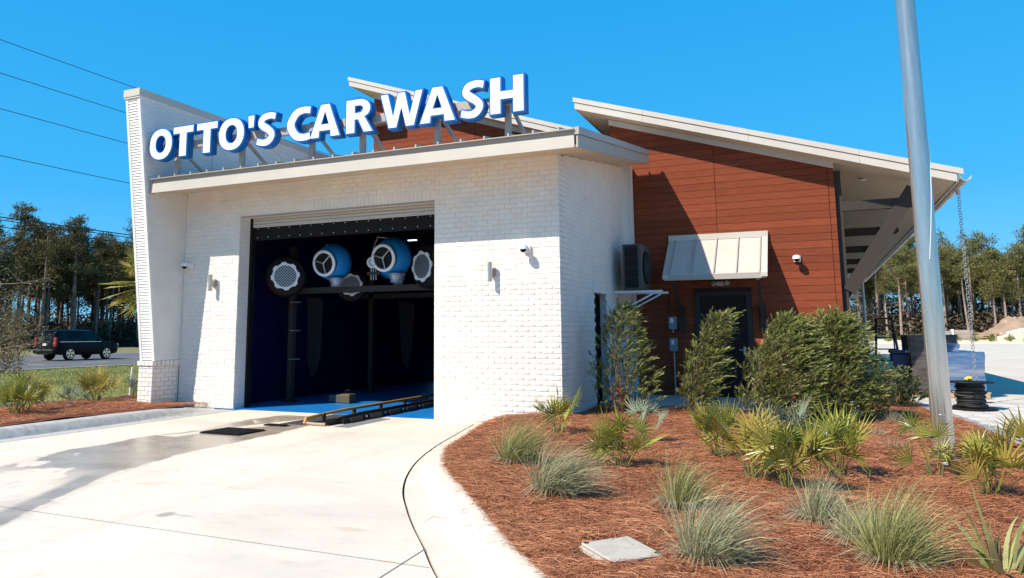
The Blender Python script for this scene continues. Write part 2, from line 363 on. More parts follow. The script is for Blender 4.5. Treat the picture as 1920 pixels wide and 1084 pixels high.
JX = np.array([-5.06, -4.80, -4.54, -4.23, -3.90, -3.55, -3.21, -2.86, -2.52, -2.13, -1.15, 0.6, 3.2, 7.0])
JY = np.array([11.35, 10.13, 8.94, 7.86, 7.01, 6.30, 5.75, 5.23, 4.76, 4.21, 2.95, 1.1, -1.2, -4.2])
BX = np.array([-4.60, -4.42, -4.15, -3.98, -3.62, -3.22, -2.78, -2.36, -1.98, -1.52, -0.62, 1.05, 3.6, 7.4])
BY = np.array([11.20, 10.15, 9.05, 8.20, 7.33, 6.66, 6.05, 5.45, 4.90, 4.30, 3.25, 1.45, -0.8, -3.8])
def smooth_curve(X, Y, n=160):
    t = np.arange(len(X)); u = np.linspace(0, len(X) - 1, n)
    def cr(A):
        Ap = np.concatenate([[2 * A[0] - A[1]], A, [2 * A[-1] - A[-2]]]); i = np.minimum(u.astype(int), len(A) - 2); f = u - i
        p0, p1, p2, p3 = Ap[i], Ap[i + 1], Ap[i + 2], Ap[i + 3]
        return .5 * (2 * p1 + (p2 - p0) * f + (2 * p0 - 5 * p1 + 4 * p2 - p3) * f ** 2 + (3 * p1 - p0 - 3 * p2 + p3) * f ** 3)
    return cr(X), cr(Y)
jx, jy = smooth_curve(JX, JY); bx_, by_ = smooth_curve(BX, BY)
def xjoint(Y): return np.interp(-Y, -jy, jx)
# driveway slab: one grid, with masks for the wet patch, saw cuts and scuffs
NY, NX = 560, 330
yy = np.concatenate([np.linspace(11.55, 3.6, NY - 40), np.linspace(3.58, -4.2, 40)])
xl = -10.04
gx = np.zeros((NY, NX)); gy = np.repeat(yy[:, None], NX, 1)
xr = np.where(yy > 11.35, -5.06, xjoint(yy)) - 0.012
xr = np.where(yy > 11.35, xr + (yy - 11.35) * 0.0, xr)
s_ = np.linspace(0, 1, NX)[None, :]
gx = xl + (xr[:, None] - xl) * s_
def seg_d(px, py, ax, ay, bx, by):
    dx, dy = bx - ax, by - ay; t = np.clip(((px - ax) * dx + (py - ay) * dy) / (dx * dx + dy * dy), 0, 1)
    return np.hypot(px - ax - t * dx, py - ay - t * dy)
def fbm(x, y, s):
    r = 0; a = 1; tot = 0
    for i in range(5):
        r = r + a * np.sin(x * s * 1.9 + 1.7 * i + 1.4 * np.sin(y * s * 1.3 + i)) * np.cos(y * s * 2.1 - i * 2.3 + 1.2 * np.sin(x * s * 1.1 + 2 * i)); tot += a; a *= .6; s *= 2.07
    return r / tot
nz = fbm(gx, gy, 1.3)
# the wet streak runs from the conveyor out along the lane, curving towards the bottom left
xr_ = np.interp(gy, [2.5, 3.9, 4.8, 5.6, 6.24, 7.0, 7.7, 8.7, 9.74, 10.3, 11.2], [-5.1, -5.67, -6.13, -6.59, -6.81, -7.01, -7.04, -7.15, -7.25, -7.35, -7.7])
xl_ = np.interp(gy, [3.0, 5.0, 5.5, 6.1, 6.75, 7.9, 9.14, 10.25, 11.0, 11.5], [-6.9, -7.9, -8.25, -8.6, -8.65, -8.75, -8.65, -8.9, -8.8, -8.2])
d = np.maximum(xl_ - gx, gx - xr_)
near = np.clip((6.7 - gy) / 1.6, 0, 1)
n2 = fbm(gx * 1.2 + 5, gy * .75 + gx * .2, 1.9)
wet = np.clip((-d + nz * .10 - .03) / .05, 0, 1)
isl = np.clip((n2 - .36 + .62 * near) / .10, 0, 1) * np.clip((gx - xr_ + .30 + .55 * (1 - near)) / -.12, 0, 1)
isl = np.maximum(isl, .9 * np.clip((near - .45) * 2, 0, 1) * np.clip((xr_ - .30 - gx) / .1, 0, 1))
isl = np.maximum(isl, np.clip((.16 + nz * .12 - np.abs(gx + 8.15 - .25 * (gy - 9.5))) / .05, 0, 1) * (gy > 8.2) * (gy < 10.9))
wet = wet * (1 - .88 * isl) * (gy < 11.1)
wet = np.maximum(wet, .30 * np.clip((.05 - np.abs(gx - xr_ + .02)) / .05, 0, 1) * (gy < 6.4))
film = np.clip((fbm(gx * 1.5, gy * .8, 2.6) - .30) / .2, 0, 1) * np.clip((7.2 - gy) / 1.5, 0, 1) * (gx < xr_ - .1) * (gx > -10)
wet = np.clip(np.maximum(wet, .34 * film), 0, 1) * (.88 + .12 * nz)
dark = np.zeros(gx.shape)
def cut(ax, ay, bx, by, w, a):
    global dark
    dark = np.maximum(dark, a * np.clip((w - seg_d(gx, gy, ax, ay, bx, by)) / (w * .6), 0, 1))

cut(-10.04, 11.25, -5.2, 11.33, .010, .25); cut(-10.04, 8.0, -7.0, 8.0, .009, .15)
# faint tyre tracks and drips along the lane
for tx in (-6.35, -5.0):
    w_ = np.exp(-((gx - tx - .06 * np.sin(gy * .9)) / .13) ** 2) * (.5 + .5 * fbm(gx * 6, gy * .7, 2.2)); dark = np.maximum(dark, .17 * np.clip(w_, 0, 1))
sm = np.clip((fbm(gx * .7 + 9, gy * 1.6, 2.4) - .42) / .3, 0, 1); dark = np.maximum(dark, .12 * sm)
def spot(cx, cy, rx, ry, a):
    global dark
    q = ((gx - cx) / rx) ** 2 + ((gy - cy) / ry) ** 2
    dark = np.maximum(dark, a * np.clip(1 - q + nz * .7, 0, 1))
spot(-4.86, 4.72, .07, .09, .55); spot(-4.70, 4.76, .15, .03, .28); spot(-4.35, 6.4, .22, .05, .16); spot(-5.3, 10.6, .3, .08, .18)
spot(-3.2, 4.95, .2, .06, .14); spot(-5.0, 6.9, .35, .04, .12); spot(-6.4, 9.2, .5, .05, .12)
V = np.stack([gx, gy, np.zeros_like(gx)], -1).reshape(-1, 3)
i = np.arange(NY - 1)[:, None] * NX + np.arange(NX - 1)[None, :]
F = np.stack([i, i + NX, i + NX + 1, i + 1], -1).reshape(-1, 4)
me = npmesh('driveway', V, F, M_drive)
for nm, A in (('wet', wet), ('dark', dark)):
    a = me.attributes.new(nm, 'FLOAT', 'POINT'); a.data.foreach_set('value', A.reshape(-1).astype(np.float32))
structure('driveway', me, None, world=False, fix=False)
# strip of driveway left of the opening, up to the brick wall and behind the conveyor plate
structure('door_apron', MB().box(-5.07, -4.62, 11.2, 11.5, -0.1, -0.002), M_kerb)

structure('slab_joint', MB().add([(-2.49, 4.72, .002), (-2.43, 3.6, .002), (-2.42, 3.6, .002), (-2.48, 4.72, .002)], [(0, 1, 2, 3)]), M_joint)
structure('slab_joint', MB().add([(-10.0, 4.36, .002), (-2.27, 4.36, .002), (-2.27, 4.366, .002), (-10.0, 4.366, .002)], [(0, 1, 2, 3)]), M_joint)
# curved kerb round the planting bed (pan, slope and rolled top)
def kerb(ax, ay, bx, by, prof, name, m):
    n = len(ax); vs = []; fs = []
    for i in range(n):
        for u, zz in prof: vs.append((ax[i] + (bx[i] - ax[i]) * u, ay[i] + (by[i] - ay[i]) * u, zz))
    k = len(prof)
    for i in range(n - 1):
        for j in range(k - 1): fs.append((i * k + j, i * k + j + 1, (i + 1) * k + j + 1, (i + 1) * k + j))
    return obj(name, MB().add(vs, fs), m, smooth=True, kind='structure')
kerb(jx, jy, bx_, by_, [(0.012, -.1), (0.02, -.002), (.35, .006), (.52, .03), (.66, .085), (.78, .118), (.9, .124), (.97, .118), (1.0, .09), (1.01, -.1)], 'kerb', M_kerb)
lky = np.array([11.42, 11.2, 10.7, 10.1, 9.2, 8.0, 6.6, 4.5, 1.0, -4.0]); lkx = np.full(10, -10.05)
h_ = np.array([.01, .02, .08, .12, .13, .13, .13, .13, .13, .13])
vs = []; fs = []
prof = [(0.0, -.1), (0.01, 0.0), (.30, 0.0), (.34, .3), (.40, .8), (.45, .97), (.52, 1.0), (.66, .98), (.70, .85), (.71, -.8)]
widen = np.array([1.9, 1.55, 1.2, 1.03, 1.0, 1.0, 1.0, 1.0, 1.0, 1.0])
for i in range(10):
    for u, q in prof: vs.append((lkx[i] - u * widen[i], lky[i], q * h_[i] if abs(q) > .11 or q > 0 else q))
k = len(prof)
for i in range(9):
    for j in range(k - 1): fs.append((i * k + j, i * k + j + 1, (i + 1) * k + j + 1, (i + 1) * k + j))
obj('kerb', MB().add(vs, fs), M_kerbl, smooth=True, kind='structure')
# shallow slots in the kerb at its joints
for (yy_) in (): obj('kerb_joint', MB().box(-10.78, -10.39, yy_, yy_ + .012, .0, .1325), M_rubber, kind='structure')

# planting beds with pine straw
def bed_h(x, y): return .115 + .028 * gn(x, y, .9) + .012 * gn(x + 3, y - 2, 2.7)
def bx_of(Y): return np.interp(-Y, -by_, bx_)
def bed_grid(xf0, xf1, y0, y1, ny, nx, hf):
    yv = np.linspace(y0, y1, ny); X = np.zeros((ny, nx)); Yv = np.repeat(yv[:, None], nx, 1)
    for i, q in enumerate(yv): X[i] = np.linspace(xf0(q), xf1(q), nx)
    V = np.stack([X, Yv, hf(X, Yv)], -1).reshape(-1, 3)
    i = np.arange(ny - 1)[:, None] * nx + np.arange(nx - 1)[None, :]
    return V, np.stack([i, i + 1, i + nx + 1, i + nx], -1).reshape(-1, 4)
def paver_x(Y): return np.interp(Y, [-4, 9, 10.7, 12.9, 14.2, 15.4, 16.7, 17.4], [2.12, 2.12, 2.09, 1.98, 1.77, 1.66, 1.50, 1.42])
def r_left(q):
    if q > 11.5: return -3.66
    if q > 11.2: return -4.60
    return float(bx_of(q)) - .015
def r_right(q): return float(paver_x(q))
def hmound(X, Y): return bed_h(X, Y) + .05 * np.exp(-((X + 3.9) ** 2 + (Y - 11.3) ** 2) / .25)
V, F = bed_grid(lambda q: r_left(q), lambda q: r_right(q), -3.8, 13.9, 180, 90, hmound)
structure('planting_bed', npmesh('planting_bed', V, F, M_mulchb), None, world=False, fix=False)
V, F = bed_grid(lambda q: .62, r_right, 13.9, 17.3, 40, 20, hmound)
structure('planting_bed', npmesh('planting_bed', V, F, M_mulchb), None, world=False, fix=False)
def l_right(q): return -10.72 - (0.35 if q > 10.9 else 0)
def l_left(q): return np.interp(q, [-4, 7, 9.2, 11, 12.5, 14], [-13.2, -13.2, -13.4, -13.9, -14.3, -14.6])
V, F = bed_grid(l_left, l_right, -3.8, 11.0, 90, 40, lambda X, Y: .02 + bed_h(X, Y) * np.clip((X + 15) / 2, .3, 1) * np.clip((12.4 - Y) / 2, .35, 1))
structure('planting_bed', npmesh('planting_bed', V, F, M_mulchb), None, world=False, fix=False)
V, F = bed_grid(l_left, lambda q: -12.0, 11.0, 14.0, 30, 20, lambda X, Y: .06 + .03 * gn(X, Y))
structure('planting_bed', npmesh('planting_bed', V, F, M_mulchb), None, world=False, fix=False)

def straw(n, sampler, hf, zmax, name, lab):
    x, y = sampler(n); n = len(x)
    L = RNG.uniform(.09, .20, n); a = RNG.uniform(0, 2 * np.pi, n) ; el = RNG.normal(0, .16, n)
    a = np.where(RNG.random(n) < .5, RNG.normal(.5, .6, n), a)
    z = hf(x, y) + RNG.uniform(.002, zmax, n)
    d = np.stack([np.cos(a) * np.cos(el), np.sin(a) * np.cos(el), np.sin(el)], -1)
    sd = unit(np.stack([-np.sin(a), np.cos(a), RNG.normal(0, .5, n)], -1))
    bend = np.cross(d, np.array([0, 0, 1.])) * RNG.normal(0, .22, n)[:, None] * L[:, None]
    c = np.stack([x, y, z], -1)
    P = np.stack([c - d * L[:, None] * .5, c + bend + np.array([0, 0, 1]) * (L * .10)[:, None], c + d * L[:, None] * .5], 1)
    lo = hf(P[..., 0], P[..., 1]) + .001; P[..., 2] = np.maximum(P[..., 2], lo)
    V, F = ribbons(P, RNG.uniform(.0022, .0042, n), sd, np.array([1, 1, .5]))
    r = np.repeat(np.clip(RNG.beta(1.6, 2.2, n) + .16 * gn(x * 1.3, y * 1.3, 1.0), 0, 1), 6)
    obj(name, npmesh(name, V, F, M_straw, r), None, world=False, fix=False, kind='stuff', label=lab, cat='mulch')
def samp_right(n):
    y = 3.6 + (13.9 - 3.6) * RNG.random(n) ** 1.35
    x0 = np.array([r_left(q) for q in y]); x1 = paver_x(y)
    x = x0 + (x1 - x0) * RNG.random(n)
    # keep off the utility lid
    keep = ~((x > -1.42) & (x < -.90) & (y > 4.5) & (y < 5.0) & (RNG.random(n) < .97)); return x[keep], y[keep]
straw(150000, samp_right, hmound, .022, 'pine_straw', 'loose red brown pine straw covering the planting bed right of the driveway')
def samp_edge(n):
    y = 3.6 + 7.3 * RNG.random(n); x = bx_of(y) + np.where(RNG.random(n) < .92, RNG.normal(.03, .018, n), RNG.normal(-.05, .12, n)); return x, y
straw(2600, samp_edge, lambda x, y: np.full_like(x, .118), .012, 'pine_straw', 'stray pine straw spilling over the curved kerb edge')
def samp_left(n):
    y = 6.2 + 5.4 * RNG.random(n); x0 = np.interp(y, [6, 9.2, 11], [-13.2, -13.4, -13.9]); x = x0 + (-10.9 - x0) * RNG.random(n); return x, y
straw(26000, samp_left, lambda X, Y: .02 + bed_h(X, Y) * np.clip((X + 15) / 2, .3, 1) * np.clip((12.4 - Y) / 2, .35, 1), .022, 'pine_straw', 'pine straw in the narrow bed behind the left kerb')
def samp_far(n): return RNG.uniform(.7, 1.6, n), RNG.uniform(13.9, 17.2, n)
straw(9000, samp_far, hmound, .02, 'pine_straw', 'pine straw around the small round bush by the paving')
n = 260; straw(n, lambda n: (RNG.uniform(-5.2, -1.0, n), RNG.uniform(4.2, 10.5, n)), lambda x, y: np.full_like(x, .002), .003, 'pine_straw', 'single pine needles blown onto the pale concrete') if False else None

# walk slab, pavers, parking lot
structure('walkway', MB().box(-3.66, .62, 13.4, 16.3, -.1, .135), M_slab)
structure('parking_lot', MB().box(1.42, 90, 17.42, 98, -.1, .118), M_lot)
structure('parking_lot', MB().box(5.2, 90, -20, 17.42, -.1, .117), M_lot)
pave = structure('paver_path', MB().box(2.12, 5.2, -4, 17.42, -.1, .112), M_paverg)
ps = []
def paver_mesh(w, d):
    h = .012; e = .006
    return npmesh('paver', [(-w/2, -d/2, -.03), (w/2, -d/2, -.03), (w/2, d/2, -.03), (-w/2, d/2, -.03), (-w/2, -d/2, h - .004), (w/2, -d/2, h - .004), (w/2, d/2, h - .004), (-w/2, d/2, h - .004),
        (-w/2 + e, -d/2 + e, h), (w/2 - e, -d/2 + e, h), (w/2 - e, d/2 - e, h), (-w/2 + e, d/2 - e, h)],
        [(0, 1, 5, 4), (1, 2, 6, 5), (2, 3, 7, 6), (3, 0, 4, 7), (4, 5, 9, 8), (5, 6, 10, 9), (6, 7, 11, 10), (7, 4, 8, 11), (8, 9, 10, 11)], M_paver)
pm = paver_mesh(.292, .142); pm2 = paver_mesh(.142, .142); pmb = paver_mesh(.192, .142); pmb.materials[0] = M_paverg
cnt = 0; rest = []
yq = -.1; row = 0
while yq < 17.3:
    xe = float(paver_x(yq)) + .02
    for k_ in (0,):
        if yq < 9.2: rest.append((xe + .1, yq)); continue
        o = bpy.data.objects.new('paver', pmb); link(o); o.parent = pave; o.location = (xe + .1, yq, .112 + random.Random(cnt).uniform(-.002, .002)); cnt += 1
    x = xe + .2 + (.08 if row % 2 else .15)
    while x < 5.1:
        if cnt < 296 and yq >= 9.2 and x < 2.45 + max(0, yq - 11.2) * .55:
            o = bpy.data.objects.new('paver', pm); link(o); o.parent = pave; o.location = (x, yq, .112 + random.Random(cnt).uniform(-.002, .002)); cnt += 1
        else: rest.append((x, yq))
        x += .30
    yq += .15; row += 1
mb = MB()
for (x, q) in rest: mb.box(x - .146, x + .146, q - .071, q + .071, .1, .124)
obj('pavers_beyond', mb, M_paver, parent=pave, kind='stuff', fix=False)
# wedge of path under the curved edge
vs = []; fs = []
ys_ = np.linspace(8.5, 17.42, 40)
for i, q in enumerate(ys_): vs += [(float(paver_x(q)), q, .108), (2.13, q, .108)]
for i in range(39): fs.append((2 * i, 2 * i + 1, 2 * i + 3, 2 * i + 2))
structure('paver_bedding', MB().add(vs, fs), M_paverg)

# lawn, road, far verge
structure('lawn', MB().add([(-29.3, -60, -.02), (-13.0, -60, -.02), (-13.0, 200, -.02), (-29.3, 200, -.02)], [(0, 1, 2, 3)]), M_lawn)
structure('road', MB().add([(-47.8, -150, 0), (-29.3, -150, 0), (-29.3, 300, 0), (-47.8, 300, 0)], [(0, 1, 2, 3)]), M_asph)
structure('verge', MB().add([(-70, -150, -.03), (-47.8, -150, -.03), (-47.8, 300, -.03), (-70, 300, -.03)], [(0, 1, 2, 3)]), M_lawnf)
structure('forest_floor', MB().add([(-160, -150, -.05), (-70, -150, -.05), (-70, 300, -.05), (-160, 300, -.05)], [(0, 1, 2, 3)]), mat('leaf_litter', (.07, .05, .03), .95, col2=(.12, .085, .05), nscale=.5))
rl = structure('road_edge_line', MB().add([(-29.75, -150, .005), (-29.55, -150, .005), (-29.55, 300, .005), (-29.75, 300, .005)], [(0, 1, 2, 3)]), M_line)
structure('road_edge_line', MB().add([(-47.2, -150, .005), (-47.0, -150, .005), (-47.0, 300, .005), (-47.2, 300, .005)], [(0, 1, 2, 3)]), M_line)
mb = MB(); q = -20
while q < 150:
    for X_ in (-33.6, -38.3): mb.add([(X_ - .07, q, .005), (X_ + .07, q, .005), (X_ + .07, q + 1.5, .005), (X_ - .07, q + 1.5, .005)], [(0, 1, 2, 3)])
    q += 3.6 if True else 9
structure('lane_dashes', mb, M_line)
n = 60000
x = RNG.uniform(-29.2, -13.3, n); y = RNG.uniform(6, 40, n)
keep = (y > (-x - 13.3) * .55 + 5) & (y < (-x) * 1.25); x = x[keep]; y = y[keep]; n = len(x)
Hh = RNG.uniform(.03, .085, n) * (1 + .6 * gn(x, y, .8)); Hh = np.clip(Hh, .02, .15)
a = RNG.uniform(0, 6.28, n); c = np.stack([x, y, np.full(n, -.02)], -1)
P = np.stack([c, c + np.stack([np.cos(a) * Hh * .4, np.sin(a) * Hh * .4, Hh], -1)], 1)
V, F = ribbons(P, RNG.uniform(.012, .025, n), unit(np.stack([RNG.normal(0, 1, n), RNG.normal(0, 1, n), np.zeros(n)], -1)), np.array([1, .15]))
obj('grass', npmesh('grass', V, F, M_blade, np.repeat(np.clip(RNG.normal(.45, .25, n) + .3 * gn(x, y, .5), 0, 1), 4)), None, world=False, fix=False, kind='stuff', label='short patchy lawn grass between the left bed and the road', cat='grass')
# ground beyond the parking lot
structure('far_ground', MB().add([(-60, 98, .05), (140, 98, .05), (140, 260, .05), (-60, 260, .05)], [(0, 1, 2, 3)]), M_dirt)
structure('kerb', MB().box(-2, 70, 92, 92.35, 0, .30), M_kerb); structure('kerb', MB().box(-2, 70, 97, 97.3, 0, .42), M_kerb)
structure('sand_verge', MB().box(-2, 70, 92.35, 97, 0, .27), M_sand)

# ------------------------------------------------------------------ the car wash building
B = thing('car_wash_building', (-4.0, 14.0, 0.0), 'white brick and red plank car wash building with sloping beige roofs', 'building')
Y0, XC, XB = 11.55, -3.66, -11.70          # front wall plane, right corner, inner face of the wing wall
OX0, OX1, OZ = -10.27, -5.93, 3.745        # the exit opening
YO = 16.3                                   # plank wall plane
CH, BL = .0853, .2035                       # brick course and length

def soffit_z(Y): return 4.18 + .155 * (Y - 10.55)
def roof_z(X): return 6.407 - .321 * (X + 4.60)  # underside of the main roof

# masonry cores
fw = MB()
fw.box(XB, OX0, Y0 + .003, Y0 + .30, -.1, 4.35); fw.box(OX1, XC - .012, Y0 + .003, Y0 + .30, -.1, 4.35); fw.box(OX0, OX1, Y0 + .003, Y0 + .30, OZ, 4.35)
front = obj('front_wall', fw, M_mortar, parent=B)
sw = MB()
DY0, DY1, DZ = 13.56, 14.50, 2.17
sw.prism([(Y0 + .302, -.1), (DY0, -.1), (DY0, soffit_z(DY0) - .01), (Y0 + .302, soffit_z(Y0 + .302) - .01)], 'X', XC - .25, XC - .003)
sw.prism([(DY1, -.1), (16.28, -.1), (16.28, soffit_z(16.28) - .01), (DY1, soffit_z(DY1) - .01)], 'X', XC - .25, XC - .003)
sw.prism([(DY0, DZ), (DY1, DZ), (DY1, soffit_z(DY1) - .01), (DY0, soffit_z(DY0) - .01)], 'X', XC - .25, XC - .003)
side = obj('side_wall', sw, M_mortar, parent=B)
# jamb returns of the opening (painted brick) and the side door return
def brick_geo(w, h, dpt, e=.0065, seed=0):
    r = random.Random(seed); j = lambda a: r.uniform(-a, a)
    v = [(-w/2, 0, -h/2), (w/2, 0, -h/2), (w/2, 0, h/2), (-w/2, 0, h/2)]
    v += [(p[0] + j(.0015), -dpt + .0035, p[2] + j(.001)) for p in v[:4]]
    v += [((-1) * (w/2 - e) + j(.0025), -dpt - abs(j(.002)), -(h/2 - e) + j(.002)), (w/2 - e + j(.0025), -dpt - abs(j(.002)), -(h/2 - e) + j(.002)),
          (w/2 - e + j(.0025), -dpt - abs(j(.002)), h/2 - e + j(.0015)), (-(w/2 - e) + j(.0025), -dpt - abs(j(.002)), h/2 - e + j(.0015))]
    f = [(0, 1, 5, 4), (1, 2, 6, 5), (2, 3, 7, 6), (3, 0, 4, 7), (4, 5, 9, 8), (5, 6, 10, 9), (6, 7, 11, 10), (7, 4, 8, 11), (8, 9, 10, 11)]
    return v, f
gap = .0075
geos = [brick_geo(BL - gap, CH - gap, .0185, seed=k) for k in range(9)]
bmesh_ = [npmesh('brick', v, f, M_brick) for v, f in geos]
def courses(x0, x1, z0, z1, skip=None, phase=0.0, L=BL, toph=None):
    """running bond list (cx, cz, w, h); clipped at the ends"""
    out = []; r = 0; z = z0
    while z < z1 - .02:
        h = min(CH, z1 - z); x = x0 - (L / 2 if r % 2 else 0) - phase
        while x < x1 - .01:
            a, b = max(x, x0), min(x + L, x1)
            if b - a > .03 and not (skip and skip((a + b) / 2, z + h / 2)): out.append(((a + b) / 2, z + h / 2, b - a, h))
            x += L
        z += CH; r += 1
    return out
def bricks_stuff(name, items, place, parent, dpt=.0185):
    vs = []; fs = []; R = random.Random(5)
    for (cx, cz, w, h) in items:
        v, f = brick_geo(w - gap, h - gap, dpt, seed=R.randrange(40)); dy = R.uniform(-.003, .0015)
        o = len(vs); vs += [place(cx + p[0], p[1] + dy, cz + p[2]) for p in v]; fs += [tuple(i + o for i in q) for q in f]
    me = bpy.data.meshes.new(name); me.from_pydata(vs, [], fs); finish(me, M_brick)
    return obj(name, me, None, parent=parent, kind='stuff')
# right pier: the 300 largest bricks one by one, the others joined
frontpl = lambda x, y, z: (x, Y0 + .015 + y, z)
fullR = courses(OX1, XC, 0, 4.36)
fullR = [(cx, cz, w, h) for cx, cz, w, h in fullR]
single = [q for q in fullR if q[2] > BL - .01 and q[3] > CH - .01 and q[1] < 2.75][:286]
ss = set(single); loc0 = worldloc(front)
R_ = random.Random(3)
for (cx, cz, w, h) in single:
    o = bpy.data.objects.new('brick', R_.choice(bmesh_)); link(o); o.parent = front
    o.location = Vector((cx, Y0 + .015 + R_.uniform(-.003, .0015), cz)) - loc0; o.rotation_euler = (R_.uniform(-.012, .012), R_.uniform(-.006, .006), R_.uniform(-.01, .01))
restR = [q for q in fullR if q not in ss]
restL = courses(XB, OX0, 0, 4.36, phase=.05)
restT = courses(OX0, OX1, OZ + .205, 4.36, phase=.1)
sold = []   # soldier course: bricks on end over the opening
x = OX0
bricks_stuff('bricks_beyond', restR + restL + restT, frontpl, front)
vs = []; fs = []; k = 0
while x < OX1 - .01:
    v, f = brick_geo(CH - gap, .2 - gap, .0185, seed=k); o = len(vs); vs += [(x + CH / 2 + p[0], Y0 + .015 + p[1], OZ + .102 + p[2]) for p in v]; fs += [tuple(i + o for i in q) for q in f]; x += CH; k += 1
me = bpy.data.meshes.new('soldier_course'); me.from_pydata(vs, [], fs); finish(me, M_brick); obj('soldier_course', me, None, parent=front, kind='stuff')
# side wall bricks (facing +X) with the door opening left free
def sskip(y, z): return DY0 < y < DY1 and z < DZ
sb = [q for q in courses(Y0 + .01, 16.27, 0, 5.2, skip=lambda y, z: sskip(y, z) or z > soffit_z(y) - .0)]
sb = [(a, c, w, min(h, 9)) for a, c, w, h in sb if not (DY0 - .06 < a < DY1 + .06 and DZ < c < DZ + .21)]
bricks_stuff('bricks', sb, lambda u, d, z: (XC - .015 - d, u, z), side)
vs = []; fs = []; q = DY0 - .04; k = 0
while q < DY1 + .04:
    v, f = brick_geo(CH - gap, .2 - gap, .0185, seed=k); o = len(vs); vs += [(XC - .015 - p[1], q + CH / 2 + p[0], DZ + .102 + p[2]) for p in v]; fs += [tuple(i + o for i in g) for g in f]; q += CH; k += 1
me = bpy.data.meshes.new('soldier_course'); me.from_pydata(vs, [], fs); finish(me, M_brick); obj('soldier_course', me, None, parent=side, kind='stuff')
# jamb bricks: left return of the exit faces +X
jb = courses(Y0 + .0, Y0 + .30, 0, OZ)
bricks_stuff('jamb_bricks', jb, lambda u, d, z: (OX0 - .018 - d, u, z), front)
bricks_stuff('jamb_bricks', courses(DY1 - .0, DY1 + .0001, 0, DZ) + [(XC - .13, c + CH / 2, .2, CH) for c in np.arange(0, DZ - .02, CH)], lambda u, d, z: (u, DY1 + .022 + d, z), side)
# steel lintel over the opening
obj('lintel', MB().box(OX0 - .02, OX1 + .02, Y0 - .006, Y0 + .1, OZ - .012, OZ), M_grey, parent=B)
# side door (recessed)
sd = obj('side_door', MB().box(XC - .22, XC - .18, DY0, DY1, .02, DZ), M_door, parent=B)
obj('door_handle', MB().tube([(XC - .175, DY0 + .10, 1.0), (XC - .12, DY0 + .10, 1.0), (XC - .12, DY0 + .22, 1.0)], .012), M_steelb, parent=sd, smooth=True)
obj('door_frame', MB().box(XC - .17, XC - .14, DY1 - .05, DY1 - .001, .02, DZ - .001).box(XC - .17, XC - .14, DY0 + .001, DY1 - .051, DZ - .05, DZ - .001), M_door, parent=sd)

# --- front roof over the brick block
RX0, RX1, RY0, RY1 = XB + .002, -3.03, 10.55, 15.95
k_ = .155
def sl(z0, z1, y0, y1, x0, x1):
    return MB().prism([(y0, z0), (y1, z0 + k_ * (y1 - y0)), (y1, z1 + k_ * (y1 - y0)), (y0, z1)], 'X', x0, x1)
sof = obj('soffit', sl(4.185, 4.215, RY0 + .03, RY1, RX0, RX1 - .03), M_soffit, parent=B)
obj('front_roof', sl(4.40, 4.43, RY0 + .06, RY1 + .0, RX0, RX1 - .04), M_trim, parent=B)
fa = MB().box(RX0 + .06, RX1 - .06, RY0, RY0 + .03, 4.17, 4.352)
obj('fascia', fa, M_trim, parent=B)
# gutter-like drip flashing above the fascia, step end
dr = MB().prism([(RY0 + .025, 4.353), (RY0 + .02, 4.43), (RY0 - .055, 4.428), (RY0 - .055, 4.442), (RY0 + .06, 4.462), (RY0 + .06, 4.353)], 'X', RX0 + .03, RX1 - .05)
obj('drip_flashing', dr, M_grey, parent=B)
obj('fascia_end', MB().box(RX0 + .002, RX0 + .06, RY0 + .0, RY0 + .1, 4.17, 4.43), M_grey, parent=B)
# side fascia: lower board and stepped upper flashing, in three lengths
def sidef(y0, y1, zb0, zb1, x0, x1, name, m):
    p = [(y0, zb0 + k_ * (y0 - RY0)), (y1, zb0 + k_ * (y1 - RY0)), (y1, zb1 + k_ * (y1 - RY0)), (y0, zb1 + k_ * (y0 - RY0))]
    return obj(name, MB().prism(p, 'X', x0, x1), m, parent=B)
for a, b in ((RY0 - .0, 11.5), (11.504, 14.4), (14.404, RY1)):
    sidef(a, b, 4.165, 4.355, RX1 - .03, RX1, 'side_fascia', M_grey)
    sidef(a - (.02 if a < 11 else 0), b, 4.36, 4.475, RX1 - .045, RX1 + .022, 'side_flashing', M_grey)
# standing seams of the front roof
x = RX0 + .28
while x < RX1 - .1:
    obj('roof_seam', sl(4.44, 4.492, RY0 - .04, RY1, x - .014, x + .014), M_grey, parent=B); 
    x += .405
# corner trim post at the back of the side wall
obj('corner_trim', MB().box(XC - .01, XC + .175, 16.12, 16.27, 0.13, soffit_z(16.1) - .003).box(XC + .176, XC + .20, 16.09, 16.27, .13, soffit_z(16.1) - .003), M_whitetrim, parent=B)

